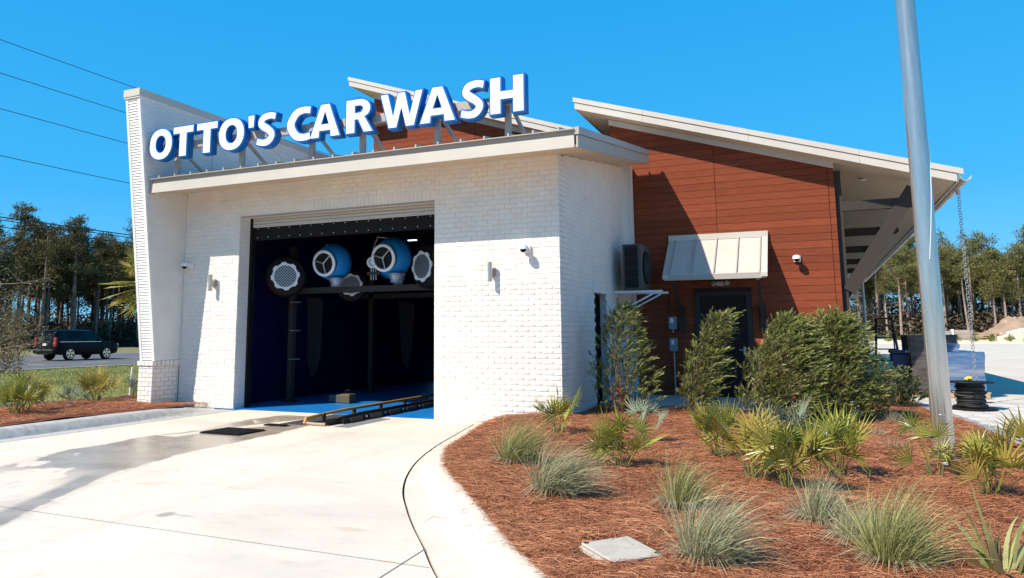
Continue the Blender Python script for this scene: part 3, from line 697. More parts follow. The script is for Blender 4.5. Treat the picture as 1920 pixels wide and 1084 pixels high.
# --- wing wall on the left: lap siding above a brick pier
def wy(z): return 10.906 - .1376 * (z - .93)
WX0, WX1, WT = -12.08, XB, 6.05
core = MB().prism([(wy(.9) + .02, .9), (17.6, .9), (17.6, WT), (wy(WT) + .02, WT)], 'X', WX0 + .01, WX1 - .012)
core.box(WX0 + .03, WX1 - .03, 10.92, 17.6, -.1, .9)
wing = obj('wing_wall', core, M_mortar, parent=B)
sp = .0525; z = .935; kk = 0; off = worldloc(wing)
while z < WT - .01:
    z1 = min(z + sp, WT)
    y0, y1 = wy(z), wy(z1)
    a, b = .017, .004; z1b = z1; z1 = z1 - .007
    vs = [(WX1 - .012, y0 + .03, z), (WX1 - .012 + a, y0 + .03, z), (WX1 - .012 + b, y1 + .03, z1), (WX1 - .012, y1 + .03, z1),
          (WX1 - .012, 17.6, z), (WX1 - .012 + a, 17.6, z), (WX1 - .012 + b, 17.6, z1), (WX1 - .012, 17.6, z1)]
    fs = [(0, 1, 2, 3), (7, 6, 5, 4), (0, 4, 5, 1), (1, 5, 6, 2), (2, 6, 7, 3)]
    m_ = MB().add(vs, fs)
    vs = [(WX0 + .06, y0 + .018, z), (WX1 - .07, y0 + .018, z), (WX1 - .07, y0 - .001, z), (WX0 + .06, y0 - .001, z),
          (WX0 + .06, y1 + .018, z1), (WX1 - .07, y1 + .018, z1), (WX1 - .07, y1 + .014, z1), (WX0 + .06, y1 + .014, z1)]
    m_.add(vs, [(0, 1, 2, 3), (3, 2, 6, 7), (4, 7, 6, 5), (0, 3, 7, 4), (1, 5, 6, 2)])
    obj('siding_board', m_, M_siding, parent=wing)
    z = z1b; kk += 1
# corner boards on the leaning front edge
for xa, xb in ((WX0 - .005, WX0 + .055), (WX1 - .065, WX1 + .002)):
    obj('corner_board', MB().prism([(wy(.92) - .004, .92), (wy(.92) + .05, .92), (wy(WT) + .05, WT), (wy(WT) - .004, WT)], 'X', xa, xb), M_whitetrim, parent=wing)
obj('joint_cover', MB().box(WX1 + .001, WX1 + .004, 12.2, 12.215, 4.4, WT), M_grey, parent=wing); obj('joint_cover', MB().box(WX1 + .001, WX1 + .004, 11.1, 11.112, 4.4, WT), M_grey, parent=wing) if False else None
obj('parapet_cap', MB().box(WX0 - .025, WX1 + .025, wy(WT) - .035, 17.63, WT - .0, WT + .145), M_trim, parent=wing)
obj('cap_flashing', MB().box(WX0 - .012, WX1 + .014, wy(WT) - .02, 17.62, WT - .03, WT - .001), M_siding, parent=wing)
# brick pier under it
for face in ('front', 'side'):
    if face == 'front':
        it = courses(WX0 - .0, WX1, 0, .82, L=BL * .95)
        for (cx, cz, w, h) in it:
            v, f = brick_geo(w - gap, h - gap, .026, seed=int(cx * 100) % 7)
            obj('pier_brick', MB().add([(cx + p[0], 10.9 + p[1], cz + p[2]) for p in v], f), M_brick, parent=wing)
    else:
        bricks_stuff('pier_bricks', courses(10.885, Y0 - .01, 0, .82), lambda u, d, z: (WX1 - .03 - d, u, z), wing)
        bricks_stuff('pier_bricks', courses(10.885, 12.5, 0, .82), lambda u, d, z: (WX0 + .02 + d, u, z), wing)
for k in range(4):
    x = WX0 - .02 + k * .106
    v, f = brick_geo(.098, .09, .05, seed=k); obj('cap_brick', MB().add([(x + .05 + p[0], 10.9 + p[1], .87 + p[2]) for p in v], f), M_brick, parent=wing)
bricks_stuff('cap_bricks', [(10.9 + .053 * 2 * k, .87, .1, .1) for k in range(7)], lambda u, d, z: (WX1 - .03 - d, u, z), wing, dpt=.05)

# --- main building body with plank wall
body = MB()
XL, XR = -3.95, .51
body.prism([(XL, -.1), (XR, -.1), (XR, roof_z(XR) - .0), (XL, roof_z(XL) - .0)], 'Y', YO + .014, 46.0)
plank = obj('plank_wall', body, M_woodback, parent=B)
def clip_board(x0, x1, z0, z1, lim):
    """board rectangle cut by the sloping line z<lim(x)"""
    P = [(x0, z0), (x1, z0), (x1, z1), (x0, z1)]; out = []
    for i in range(4):
        a, b = P[i], P[(i + 1) % 4]; ia, ib = a[1] - lim(a[0]), b[1] - lim(b[0])
        if ia <= 0: out.append(a)
        if ia * ib < 0:
            t = ia / (ia - ib); out.append((a[0] + t * (b[0] - a[0]), a[1] + t * (b[1] - a[1])))
    return out if len(out) > 2 else None
wt = lambda X: 6.069 - .3178 * (X + 3.97)
DX0, DX1, DZ2 = -2.20, -1.20, 2.23
BS = .1475
for (x0, x1) in ((XL + .004, -3.80), (-3.795, -1.745), (-1.735, .395), (.405, XR - .002)):
    z = .135; k = 0
    while z < 6.1:
        segs = [(x0, x1)]
        if z < DZ2 - .02 and x0 < DX0 < x1: segs = [(x0, DX0 - .06)]
        elif z < DZ2 - .02 and DX0 < x0 < DX1: segs = [(DX1 + .06, x1)]
        for a, b in segs:
            if b - a < .03: continue
            p = clip_board(a, b, z, z + BS - .007, wt)
            if p: obj('plank', MB().prism(p, 'Y', YO - .004 + (k % 3) * .0015, YO + .013), M_wood, parent=plank)
        z += BS; k += 1
# beige frieze along the roof line
fr = [(XL - .01, wt(XL)), (XR + .004, wt(XR)), (XR + .004, wt(XR) + .13), (XL - .01, wt(XL) + .13)]
obj('frieze', MB().prism(fr, 'Y', YO - .02, YO + .012), M_trim, parent=B)
# door in the plank wall
dr_ = obj('service_door', MB().box(DX0 + .05, DX1 - .05, YO - .012, YO + .01, .14, DZ2 - .05), M_door, parent=B)
obj('door_frame', MB().box(DX0 - .055, DX0 + .045, YO - .03, YO + .01, .136, DZ2 + .03).box(DX1 - .045, DX1 + .055, YO - .03, YO + .01, .136, DZ2 + .03).box(DX0 + .0455, DX1 - .0455, YO - .03, YO + .01, DZ2 - .045, DZ2 + .03), M_steel, parent=dr_)
obj('door_handle', MB().box(DX1 - .14, DX1 - .09, YO - .035, YO - .0125, .98, 1.14).tube([(DX1 - .115, YO - .03, 1.08), (DX1 - .115, YO - .075, 1.08), (DX1 - .22, YO - .08, 1.08)], .011), M_steelb, parent=dr_, smooth=True)

# --- main sloping roof
def sloped(x0, x1, za, t0, t1, y0, y1, s=-.321):
    """plate between offsets t0..t1 above line za + s (x-x0)"""
    return MB().prism([(x0, za + t0), (x1, za + s * (x1 - x0) + t0), (x1, za + s * (x1 - x0) + t1), (x0, za + t1)], 'Y', y0, y1)
MX0, MX1, MY0, MY1 = -4.60, 2.49, 15.80, 46.5
mz = roof_z(MX0)
obj('roof_soffit', sloped(MX0 + .02, MX1, mz, .0, .025, MY0 + .03, MY1), M_soffit, parent=B)
obj('main_roof', sloped(MX0 + .02, MX1 + .03, mz, .2, .24, MY0 + .03, MY1), M_trim, parent=B)
for a, b in ((MX0, -3.1), (-3.096, -1.0), (-.996, .95), (.954, MX1)):
    za = mz - .321 * (a - MX0)
    obj('rake_fascia', sloped(a, b, za, -.015, .135, MY0, MY0 + .03), M_trim, parent=B)
    obj('rake_flashing', sloped(a - (.03 if a == MX0 else 0), b + (.1 if b == MX1 else 0), za + .0 + (.03 * .321 if a == MX0 else 0), .14, .245, MY0 - .022, MY0 + .035), M_trim, parent=B)
obj('left_eave', MB().box(MX0 - .002, MX0 + .03, MY0 + .03, MY1, mz - .015, mz + .235), M_trim, parent=B)
obj('right_eave', MB().box(MX1, MX1 + .025, MY0 + .035, MY1, mz - .321 * (MX1 - MX0) - .015, mz - .321 * (MX1 - MX0) + .2), M_trim, parent=B)
# rear end wall band
# half round gutter
gz = mz - .321 * (MX1 - MX0) + .055; GX = MX1 + .115
vs = []; fs = []; prof = []
for k in range(13):
    a = math.pi + math.pi * k / 12; prof.append((GX + .085 * math.cos(a), gz + .085 * math.sin(a)))
pi_ = [(GX + .078 * math.cos(math.pi + math.pi * k / 12), gz + .078 * math.sin(math.pi + math.pi * k / 12)) for k in range(12, -1, -1)]
gut = obj('gutter', MB().prism(prof + [(GX + .098, gz + .02)] + pi_, 'Y', MY0 - .12, MY1), M_trim, parent=B, smooth=True)
for q in np.arange(16.1, 46, 1.5): obj('gutter_strap', MB().prism([(GX + (.092) * math.cos(math.pi + math.pi * k / 10), gz + .092 * math.sin(math.pi + math.pi * k / 10)) for k in range(11)] + [(GX + .0856 * math.cos(math.pi + math.pi * k / 10), gz + .0856 * math.sin(math.pi + math.pi * k / 10)) for k in range(10, -1, -1)], 'Y', q, q + .03), M_trim, parent=gut)
obj('gutter_outlet', MB().tube([(2.63, 16.72, gz - .07), (2.63, 16.72, gz - .17)], .04, 12), M_trim, parent=gut, smooth=True)
# brackets under the right overhang
for i, q in enumerate((16.42, 20.9, 25.4, 29.9, 34.4, 38.9, 43.4)):
    br = MB().box(XR + .002, XR + .12, q, q + .13, 1.2, roof_z(.6) - .12)
    b_ = obj('roof_bracket', br, M_steel, parent=B)
    obj('bracket_strut', MB().bar((XR + .13, q - .02, 2.22), (1.86, q - .02, 4.16), .03, .24), M_taupe, parent=b_)
    obj('bracket_strut', MB().bar((XR + .13, q + .15, 2.22), (1.86, q + .15, 4.16), .03, .24), M_taupe, parent=b_)
    obj('bracket_arm', MB().prism([(XR + .121, 3.80), (1.93, 3.80), (1.99, 3.85), (1.99, 3.93), (1.94, 3.99), (XR + .121, 3.99)], 'Y', q, q + .13), M_taupe, parent=b_)

for q in (17.4, 21, 25): obj('soffit_light', MB().lathe([(.085, 0), (.085, -.012), (.06, -.014), (.06, -.005)], c=(1.1, q, roof_z(1.1) - .003), n=20), M_whitep, parent=B)
for (X_, q) in ((2.40, 45.0),):
    obj('porch_post', MB().tube([(X_, q, .1), (X_, q, 4.1)], .075, 12), M_grey, parent=B, smooth=True)
obj('signboard_panel', MB().box(1.45, 1.72, 38.0, 38.1, 2.9, 4.0), M_whitep, parent=B)

# --- rear tower with its own sloping roof
TX0, TY0, TYW = -11.885, 17.7, 18.2; ts = -.345; tz = 8.567
def twt(X): return tz - .13 + ts * (X - TX0)
TXL = -11.34
obj('rear_roof_soffit', sloped(TX0 + .02, -4.8, tz, 0, .02, TY0 + .03, 44, ts), M_soffit, parent=B)
obj('rear_roof', sloped(TX0 + .02, -4.8, tz, .2, .24, TY0 + .03, 44, ts), M_trim, parent=B)
for a, b in ((TX0, -9.5), (-9.496, -7.2), (-7.196, -4.8)):
    za = tz + ts * (a - TX0)
    obj('rake_fascia', sloped(a, b, za, -.01, .135, TY0, TY0 + .03, ts), M_trim, parent=B)
    obj('rake_flashing', sloped(a - (.03 if a == TX0 else 0), b, za + (.03 * .345 if a == TX0 else 0), .14, .25, TY0 - .022, TY0 + .035, ts), M_trim, parent=B)
obj('left_eave', MB().box(TX0, TX0 + .03, TY0 + .03, 44, tz - .01, tz + .235), M_trim, parent=B)
tb = MB().prism([(TXL, 4.6), (-5.2, 4.6), (-5.2, twt(-5.2)), (TXL, twt(TXL))], 'Y', TYW + .014, 43.5)
tower = obj('rear_plank_wall', tb, M_woodback, parent=B)
for (x0, x1) in ((TXL + .004, TXL + .30), (TXL + .305, -8.1), (-8.09, -5.25)):
    z = 4.62; k = 0
    while z < 8.6:
        p = clip_board(x0, x1, z, z + BS - .007, twt)
        if p: obj('plank', MB().prism(p, 'Y', TYW - .003 + (k % 3) * .0015, TYW + .013), M_wood, parent=tower)
        z += BS; k += 1
obj('frieze', MB().prism([(TXL - .01, twt(TXL)), (-5.2, twt(-5.2)), (-5.2, twt(-5.2) + .14), (TXL - .01, twt(TXL) + .14)], 'Y', TYW - .02, TYW + .012), M_trim, parent=B)
obj('wall_band', MB().box(TXL - .006, -10.45, TYW - .38, TYW - .006, 7.38, 7.60), M_trim, parent=B)

# --- tunnel interior
ix0, ix1 = -10.75, -5.35
iz = MB()
WYA, WYB, WZA, WZB = 21.0, 24.2, .35, 2.7
for (a, b, c, d) in ((Y0 + .31, WYA, -.1, 4.5), (WYB, 43, -.1, 4.5), (WYA, WYB, -.1, WZA), (WYA, WYB, WZB, 4.5)): iz.box(ix0 - .25, ix0, a, b, c, d)
obj('tunnel_wall', iz, M_tunnel, parent=B)
obj('tunnel_wall', MB().box(ix1, ix1 + .2, Y0 + .31, 43, -.1, 4.5), M_tunnel, parent=B)
obj('tunnel_end_wall', MB().box(ix0, ix1, 43, 43.2, -.1, 4.5), M_tunneld, parent=B)
obj('tunnel_ceiling', MB().box(ix0 - .25, ix1 + .2, Y0 + .31, 43.2, 4.0, 4.08), M_tunneld, parent=B)
obj('window_sill', MB().box(ix0 - .26, ix0 + .03, WYA - .03, WYB, WZA - .001, WZA + .05), M_box, parent=B)
obj('tunnel_floor', MB().box(ix0, ix1, Y0 + .002, 43, -.1, .004), M_floorblue, parent=B)
# dark frame of the door track and the roller door curtain tucked under the lintel
for xa in (OX0, OX1): obj('door_track', MB().box(xa, xa + .05, Y0 + .302, Y0 + .42, 0.005, OZ - .01), M_black, parent=B)
rd = obj('roller_door', MB().box(OX0 + .05, OX1 + .0, Y0 + .345, Y0 + .36, 3.56, 3.99), M_whitep, parent=B)
for k in range(4): obj('slat', MB().prism([(Y0 + .344, 3.565 + k * .062), (Y0 + .315, 3.572 + k * .062), (Y0 + .315, 3.612 + k * .062), (Y0 + .344, 3.62 + k * .062)], 'X', OX0 + .06, OX1 - .002), M_trim, parent=rd)
fl = obj('header_flap', MB().box(OX0 + .05, OX1 + .0, Y0 + .37, Y0 + .385, 3.30, 3.60), M_rubber, parent=B)
mb = MB(); x = OX0 + .14
while x < OX1 - .05:
    for zz in (3.355, 3.535): mb.lathe([(.009, 0), (.009, -.006), (.004, -.009)], c=(x, Y0 + .369, zz), n=6, axis='Y')
    x += .262
obj('rivets', mb, M_whitep, parent=fl, kind='stuff')

# ------------------------------------------------------------------ awning over the service door
A = thing('door_awning', (-1.75, YO, 2.5), 'beige standing seam metal awning over the dark service door', 'awning')
ax0, ax1 = -2.70, -.79
az = lambda t: 3.36 - t * .80; ay = lambda t: YO - .03 - t * .93
def slab(x0, x1, lift, th, t0=0, t1=1):
    return MB().prism([(ay(t0), az(t0) + lift), (ay(t1), az(t1) + lift), (ay(t1), az(t1) + lift + th), (ay(t0), az(t0) + lift + th)], 'X', x0, x1)
pw = (ax1 - ax0 - .22) / 4
for k in range(4): obj('awning_panel', slab(ax0 + .11 + k * pw + .002, ax0 + .11 + (k + 1) * pw - .002, 0, .012), M_trim, parent=A)
for k in range(5): obj('awning_seam', slab(ax0 + .11 + k * pw - .012, ax0 + .11 + k * pw + .012, .0125, .045), M_grey, parent=A)
obj('ridge_flashing', MB().box(ax0 - .03, ax1 + .03, YO - .075, YO - .01, 3.345, 3.47), M_trim, parent=A)
for x0 in (ax0 - .025, ax1 - .095): obj('edge_flashing', slab(x0, x0 + .12, -.05, .075, .03, 1.03), M_trim, parent=A)
obj('awning_fascia', MB().box(ax0 - .0, ax1 + .0, ay(1) - .002, ay(1) + .03, az(1) - .10, az(1) - .002), M_grey, parent=A)
obj('awning_underside', slab(ax0 + .01, ax1 - .01, -.06, .02, .02, .98), M_steel, parent=A)
for x0 in (ax0 + .12, ax1 - .20):
    obj('awning_leg', MB().bar((x0 + .05, ay(.95), az(1) - .06), (x0 + .05, YO - .05, 1.75), .06, .07), M_steel, parent=A)
    obj('wall_plate', MB().box(x0, x0 + .11, YO - .05, YO - .005, 1.45, 2.0), M_steel, parent=A)
    obj('awning_rafter', slab(x0 + .02, x0 + .08, -.14, .08), M_steel, parent=A)

# ------------------------------------------------------------------ the roof sign
SG = thing('roof_sign', (-7.9, 10.85, 4.45), "channel letter sign OTTO'S CAR WASH in white with blue edges on the front roof edge", 'sign')
ZB, ZT, YF = 4.80, 5.375, 10.45
def arc(cx, cy, rx, ry, a0, a1, n):
    return [(cx + rx * math.cos(rad(a0 + (a1 - a0) * i / n)), cy + ry * math.sin(rad(a0 + (a1 - a0) * i / n))) for i in range(n + 1)]
def superell(cx, cy, rx, ry, n=44, p=2.15):
    o = []
    for i in range(n):
        a = 2 * math.pi * i / n; c, s = math.cos(a), math.sin(a)
        o.append((cx + rx * math.copysign(abs(c) ** (2 / p), c), cy + ry * math.copysign(abs(s) ** (2 / p), s)))
    return o
def stroke(P, w, n=46):
    """outline of a thick stroke through control points with Catmull-Rom; w list or number"""
    P = [P[0]] + P + [P[-1]]; pts = []
    W_ = w if isinstance(w, list) else [w] * (len(P) - 2)
    for i in range(n + 1):
        u = i / n * (len(P) - 3) ; k = min(int(u), len(P) - 4); f = u - k
        p = [P[k + j] for j in range(4)]
        q = [.5 * (2 * p[1][c] + (p[2][c] - p[0][c]) * f + (2 * p[0][c] - 5 * p[1][c] + 4 * p[2][c] - p[3][c]) * f * f + (3 * p[1][c] - p[0][c] - 3 * p[2][c] + p[3][c]) * f ** 3) for c in (0, 1)]
        pts.append((q[0], q[1], W_[k] * (1 - f) + W_[min(k + 1, len(W_) - 1)] * f))
    L = []; R = []
    for i, (a, b, ww) in enumerate(pts):
        a0, b0, _ = pts[max(i - 1, 0)]; a1, b1, _ = pts[min(i + 1, n)]
        dx, dy = a1 - a0, b1 - b0; l = math.hypot(dx, dy) or 1
        L.append((a - dy / l * ww / 2, b + dx / l * ww / 2)); R.append((a + dy / l * ww / 2, b - dx / l * ww / 2))
    return L + R[::-1]
# glyphs in a unit box (x 0..1 scaled to the width, y 0..1 cap height)
t = .235
def GL(ch, w):
    sx = 1 / w * .6   # stroke width in x units so that strokes keep their weight
    ST = .165 / w; SH = .215          # vertical stem (fraction of width), horizontal bar (fraction of height)
    if ch == 'O': return [superell(.5, .5, .5, .52), superell(.5, .5, .5 - ST * .92, .52 - SH)[::-1]]
    if ch == 'T': return [[(0, 1), (0, 1 - SH), (.5 - ST / 2, 1 - SH), (.5 - ST / 2, 0), (.5 + ST / 2, 0), (.5 + ST / 2, 1 - SH), (1, 1 - SH), (1, 1)]]
    if ch == "'": return [[(0, 1), (.12, .62), (.88, .62), (1, 1)]]
    if ch == 'H': return [[(0, 0), (0, 1), (ST, 1), (ST, .60), (1 - ST, .60), (1 - ST, 1), (1, 1), (1, 0), (1 - ST, 0), (1 - ST, .39), (ST, .39), (ST, 0)]]
    if ch == 'A': return [[(0, 0), (.36, 1), (.64, 1), (1, 0), (1 - ST * 1.08, 0), (.695, .20), (.305, .20), (ST * 1.08, 0)], [(.36, .385), (.64, .385), (.5, .80)]]
    if ch == 'W': return [[(0, 1), (.20, 0), (.38, 0), (.5, .58), (.62, 0), (.80, 0), (1, 1), (.845, 1), (.70, .30), (.58, 1), (.42, 1), (.30, .30), (.165, 1)]]
    if ch == 'R':
        o = [(0, 0), (0, 1), (.50, 1)] + arc(.50, .705, .43, .295, 90, -38, 14) + [(.70, .46), (1.02, 0), (.70, 0), (.47, .40), (ST, .40), (ST, 0)]
        return [o, [(ST, .82), (ST, .585), (.50, .585)] + arc(.50, .7025, .165, .1175, -90, 90, 8) ]
    if ch == 'C': return [stroke([(.98, .90), (.72, .93), (.42, .84), (.22, .5), (.42, .16), (.72, .07), (.98, .10)], [.20, .20, .245, .29, .245, .20, .20])]
    if ch == 'S': return [stroke([(.93, .88), (.68, .925), (.36, .88), (.22, .73), (.36, .59), (.62, .46), (.78, .29), (.62, .11), (.34, .07), (.04, .13)], [.19, .19, .22, .28, .24, .23, .27, .22, .19, .19])]
letters = [('O', -11.90, -11.31), ('T', -11.27, -10.76), ('T', -10.66, -10.15), ('O', -10.10, -9.50), ("'", -9.40, -9.26), ('S', -9.20, -8.74), ('C', -8.54, -7.98), ('A', -7.98, -7.36), ('R', -7.22, -6.70),
           ('W', -6.52, -5.72), ('A', -5.76, -5.12), ('S', -5.02, -4.58), ('H', -4.49, -3.93)]
def curve_mesh(polys, offset, extrude, m, name):
    cu = bpy.data.curves.new(name, 'CURVE'); cu.dimensions = '2D'; cu.fill_mode = 'BOTH'; cu.extrude = extrude; cu.offset = offset
    for P in polys:
        sp_ = cu.splines.new('POLY'); sp_.points.add(len(P) - 1); sp_.use_cyclic_u = True
        for i, (a, b) in enumerate(P): sp_.points[i].co = (a, b, 0, 1)
    o = bpy.data.objects.new(name, cu); link(o); dg = bpy.context.evaluated_depsgraph_get(); dg.update()
    me = bpy.data.meshes.new_from_object(o.evaluated_get(dg)); bpy.data.objects.remove(o); me.materials.clear(); me.materials.append(m); return me
def offpoly(P, d):
    """mitred offset of a closed polygon; d>0 moves outward for a counter-clockwise outer boundary"""
    n = len(P); area = sum(P[i][0] * P[(i + 1) % n][1] - P[(i + 1) % n][0] * P[i][1] for i in range(n)); sgn = 1 if area > 0 else -1
    o = []
    for i in range(n):
        a, b, c = P[i - 1], P[i], P[(i + 1) % n]
        u = (b[0] - a[0], b[1] - a[1]); v = (c[0] - b[0], c[1] - b[1]); lu = math.hypot(*u) or 1e-9; lv = math.hypot(*v) or 1e-9
        n1 = (u[1] / lu * sgn, -u[0] / lu * sgn); n2 = (v[1] / lv * sgn, -v[0] / lv * sgn)
        m_ = (n1[0] + n2[0], n1[1] + n2[1]); l2 = m_[0] ** 2 + m_[1] ** 2
        if l2 < .15: m_ = n1; kf = 1
        else: kf = min(2 / l2, 2.2)
        o.append((b[0] + m_[0] * kf * d, b[1] + m_[1] * kf * d))
    return o
def M_face(yc): return Matrix(((1, 0, 0, 0), (0, 0, 1, yc), (0, 1, 0, 0), (0, 0, 0, 1)))
for ch, xa, xb in letters:
    xa *= .9768; xb *= .9768; w = xb - xa; G = GL(ch, w)
    def place(P): return [(xa + a * w, ZB + b * (ZT - ZB)) for a, b in P]
    polys = [place(P) for P in G]
    outer = [offpoly(P, .025 if i == 0 else -.019) for i, P in enumerate(polys)]
    mid = [offpoly(P, .011 if i == 0 else -.008) for i, P in enumerate(polys)]
    for nm, PP, m, y0, y1 in (('letter', outer, M_blue, YF, YF + .15), ('edge_trim', mid, M_bluet, YF - .006, YF), ('letter_face', polys, M_white, YF - .012, YF - .004)):
        me = curve_mesh(PP, 0, (y1 - y0) / 2, m, nm); me.transform(M_face((y0 + y1) / 2))
        me.flip_normals() if hasattr(me, 'flip_normals') else None
        if nm == 'letter': L_ = obj(nm, me, None, parent=SG)
        else: obj(nm, me, None, parent=L_)
obj('raceway', MB().box(-11.58, -3.90, YF + .16, YF + .26, 4.99, 5.13), M_grey, parent=SG)
for xp in (-11.36, -9.72, -8.10, -7.02, -5.55, -4.28):
    xp *= .985; obj('post', MB().box(xp - .045, xp + .045, YF + .265, YF + .345, soffit_z(YF + .30) + .22, 5.19), M_grey, parent=SG)
    obj('brace', MB().bar((xp + .02, YF + .33, 5.06), (xp + .04, YF + .33 + .80, soffit_z(YF + 1.1) + .26), .05, .05), M_grey, parent=SG)
    obj('base_plate', MB().box(xp - .09, xp + .09, YF + .22, YF + .40, soffit_z(YF + .30) + .25, soffit_z(YF + .30) + .27), M_grey, parent=SG)
obj('conduit', MB().tube([(-9.3, 10.95, 5.1), (-9.2, 11.1, 4.95), (-9.05, 11.2, 4.75), (-8.98, 11.3, 4.5)], .02), M_grey, parent=SG, smooth=True)

# ------------------------------------------------------------------ small things fixed to the walls
def wall_lamp(x, z, lab):
    t = thing('wall_lamp', (x, Y0, z), lab, 'wall lamp', 'cylinder lamps on the brick front')
    obj('lamp_tube', MB().lathe([(.037, -.165), (.040, -.163), (.040, .163), (.037, .165)], c=(x, Y0 - .135, z), n=24), M_steelb, parent=t, smooth=True)
    obj('bracket', MB().box(x - .03, x + .03, Y0 - .10, Y0 - .015, z - .05, z + .05), M_steelb, parent=t)
    obj('wall_plate', MB().box(x - .055, x + .055, Y0 - .03, Y0 - .012, z - .075, z + .075), M_steelb, parent=t)
wall_lamp(-4.83, 2.44, 'steel cylinder wall lamp on the wide brick pier right of the opening')
wall_lamp(-10.85, 2.44, 'steel cylinder wall lamp between the wing wall and the opening')
def dome_cam(x, z, lab, Yw=Y0, s=1.0):
    t = thing('security_camera', (x, Yw, z), lab, 'camera', 'white security cameras on the walls')
    obj('wall_box', MB().box(x - .055 * s, x + .075 * s, Yw - .06 * s, Yw - .012, z - .055 * s, z + .065 * s), M_whitep, parent=t, bevel=.012)
    obj('arm', MB().tube([(x + .01, Yw - .03, z + .03 * s), (x - .0, Yw - .13 * s, z + .03 * s)], .04 * s, 12), M_whitep, parent=t, smooth=True)
    obj('housing', MB().lathe([(.02 * s, .07 * s), (.055 * s, .06 * s), (.075 * s, .03 * s), (.078 * s, -.012 * s), (.06 * s, -.014 * s)], c=(x, Yw - .19 * s, z), n=24), M_whitep, parent=t, smooth=True)
    obj('lens_dome', MB().lathe([(.052 * s, -.014 * s)] + [(.052 * s * math.cos(a), -.014 * s - .05 * s * math.sin(a)) for a in (.3, .6, .9, 1.2, 1.5)], c=(x, Yw - .19 * s, z), n=20), M_black, parent=t, smooth=True)
dome_cam(-4.22, 2.79, 'white dome camera on the brick right of the opening near the corner')
dome_cam(-11.50, 2.80, 'white dome camera in the shade beside the wing wall')
dome_cam(-.255, 2.87, 'small white camera on the red planks right of the awning', YO - .0, 1.0)
el_ = thing('emergency_light', (-1.71, YO, 2.44), 'twin head emergency light above the dark service door', 'light')
obj('light_body', MB().box(-1.80, -1.64, YO - .09, YO - .005, 2.38, 2.47), M_lamp, parent=el_, bevel=.01)
for sx in (-1, 1):
    M = Matrix.Translation((-1.72 + sx * .13, YO - .10, 2.43)) @ Matrix.Rotation(sx * rad(35), 4, 'Y') @ Matrix.Rotation(rad(-30), 4, 'X')
    obj('lamp_head', MB().box(-.045, .045, -.02, .02, -.045, .045).xf(M), M_lamp, parent=el_, bevel=.008)
for (zz, h, lab) in ((1.63, .26, 'upper grey electrical box left of the service door'), (1.18, .27, 'lower grey electrical box with its conduit left of the service door')):
    t = thing('electrical_box', (-2.71, YO, zz), lab, 'electrical box')
    obj('box_body', MB().box(-2.79, -2.63, YO - .12, YO - .005, zz - h / 2, zz + h / 2), M_box, parent=t, bevel=.006)
    obj('label_plate', MB().box(-2.75, -2.69, YO - .124, YO - .1205, zz + .0, zz + .1), M_whitep, parent=t)
    obj('conduit', MB().tube([(-2.71, YO - .05, zz - h / 2), (-2.71, YO - .05, zz - (.2 if zz > 1.5 else 1.04))], .014), M_grey, parent=t, smooth=True)
    if zz > 1.5: obj('conduit', MB().tube([(-2.78, YO - .03, zz + h / 2), (-2.78, YO - .03, 2.3)], .010), M_steel, parent=t, smooth=True)

# wall mounted condenser on its bracket
t = thing('bracket_shelf', (XC, 15.5, 2.2), 'white angle brackets carrying the condenser off the side wall', 'bracket')
for q, dz in ((14.98, 0.0), (15.62, .0)):
    obj('arm', MB().box(XC + .02, -2.68, q, q + .05, 2.215 + dz, 2.26 + dz), M_whitep, parent=t)
    obj('strut', MB().bar((XC + .03, q + .025, 1.80), (-2.83, q + .025, 2.21), .03, .03), M_whitep, parent=t)
t = thing('air_conditioner', (-3.2, 15.3, 2.26), 'dark grey condenser unit standing on white brackets beside the plank wall', 'air conditioner')
cx0, cx1, cy0, cy1, cz0, cz1 = -3.44, -3.06, 14.95, 15.80, 2.262, 3.19
obj('cabinet', MB().box(cx0, cx1, cy0, cy1, cz0, cz1), M_acgrey, parent=t, bevel=.02)
obj('coil_fins', MB().box(cx0 + .05, cx1 - .07, cy0 - .006, cy0 + .01, cz0 + .05, cz1 - .04), M_fins, parent=t)
mb = MB()
for i in range(22): x = cx0 + .055 + i * .0118; mb.box(x, x + .002, cy0 - .014, cy0 - .007, cz0 + .05, cz1 - .04)
for i in range(5): q = cz0 + .05 + i * .2; mb.box(cx0 + .05, cx1 - .07, cy0 - .018, cy0 - .0145, q, q + .006)
obj('coil_guard', mb, M_acgrey, parent=t)
obj('fan_opening', MB().lathe([(.33, 0), (.33, .02), (.30, .022)], c=(cx1 + .0, 15.38, 2.74), n=32, axis='X'), M_fins, parent=t)
mb = MB()
for i in range(6):
    r = .06 + i * .05
    mb.tube([(cx1 + .035, 15.38 + r * math.cos(2 * math.pi * k / 28), 2.74 + r * math.sin(2 * math.pi * k / 28)) for k in range(29)], .004, 5, cap=False)
for k in range(6): a = math.pi * k / 6; mb.tube([(cx1 + .04, 15.38 - .31 * math.cos(a), 2.74 - .31 * math.sin(a)), (cx1 + .04, 15.38 + .31 * math.cos(a), 2.74 + .31 * math.sin(a))], .004, 5)
obj('fan_guard', mb, M_acgrey, parent=t)
obj('fan_hub', MB().lathe([(.06, 0), (.06, .012), (.03, .018)], c=(cx1 + .022, 15.38, 2.74), n=16, axis='X'), M_acgrey, parent=t)

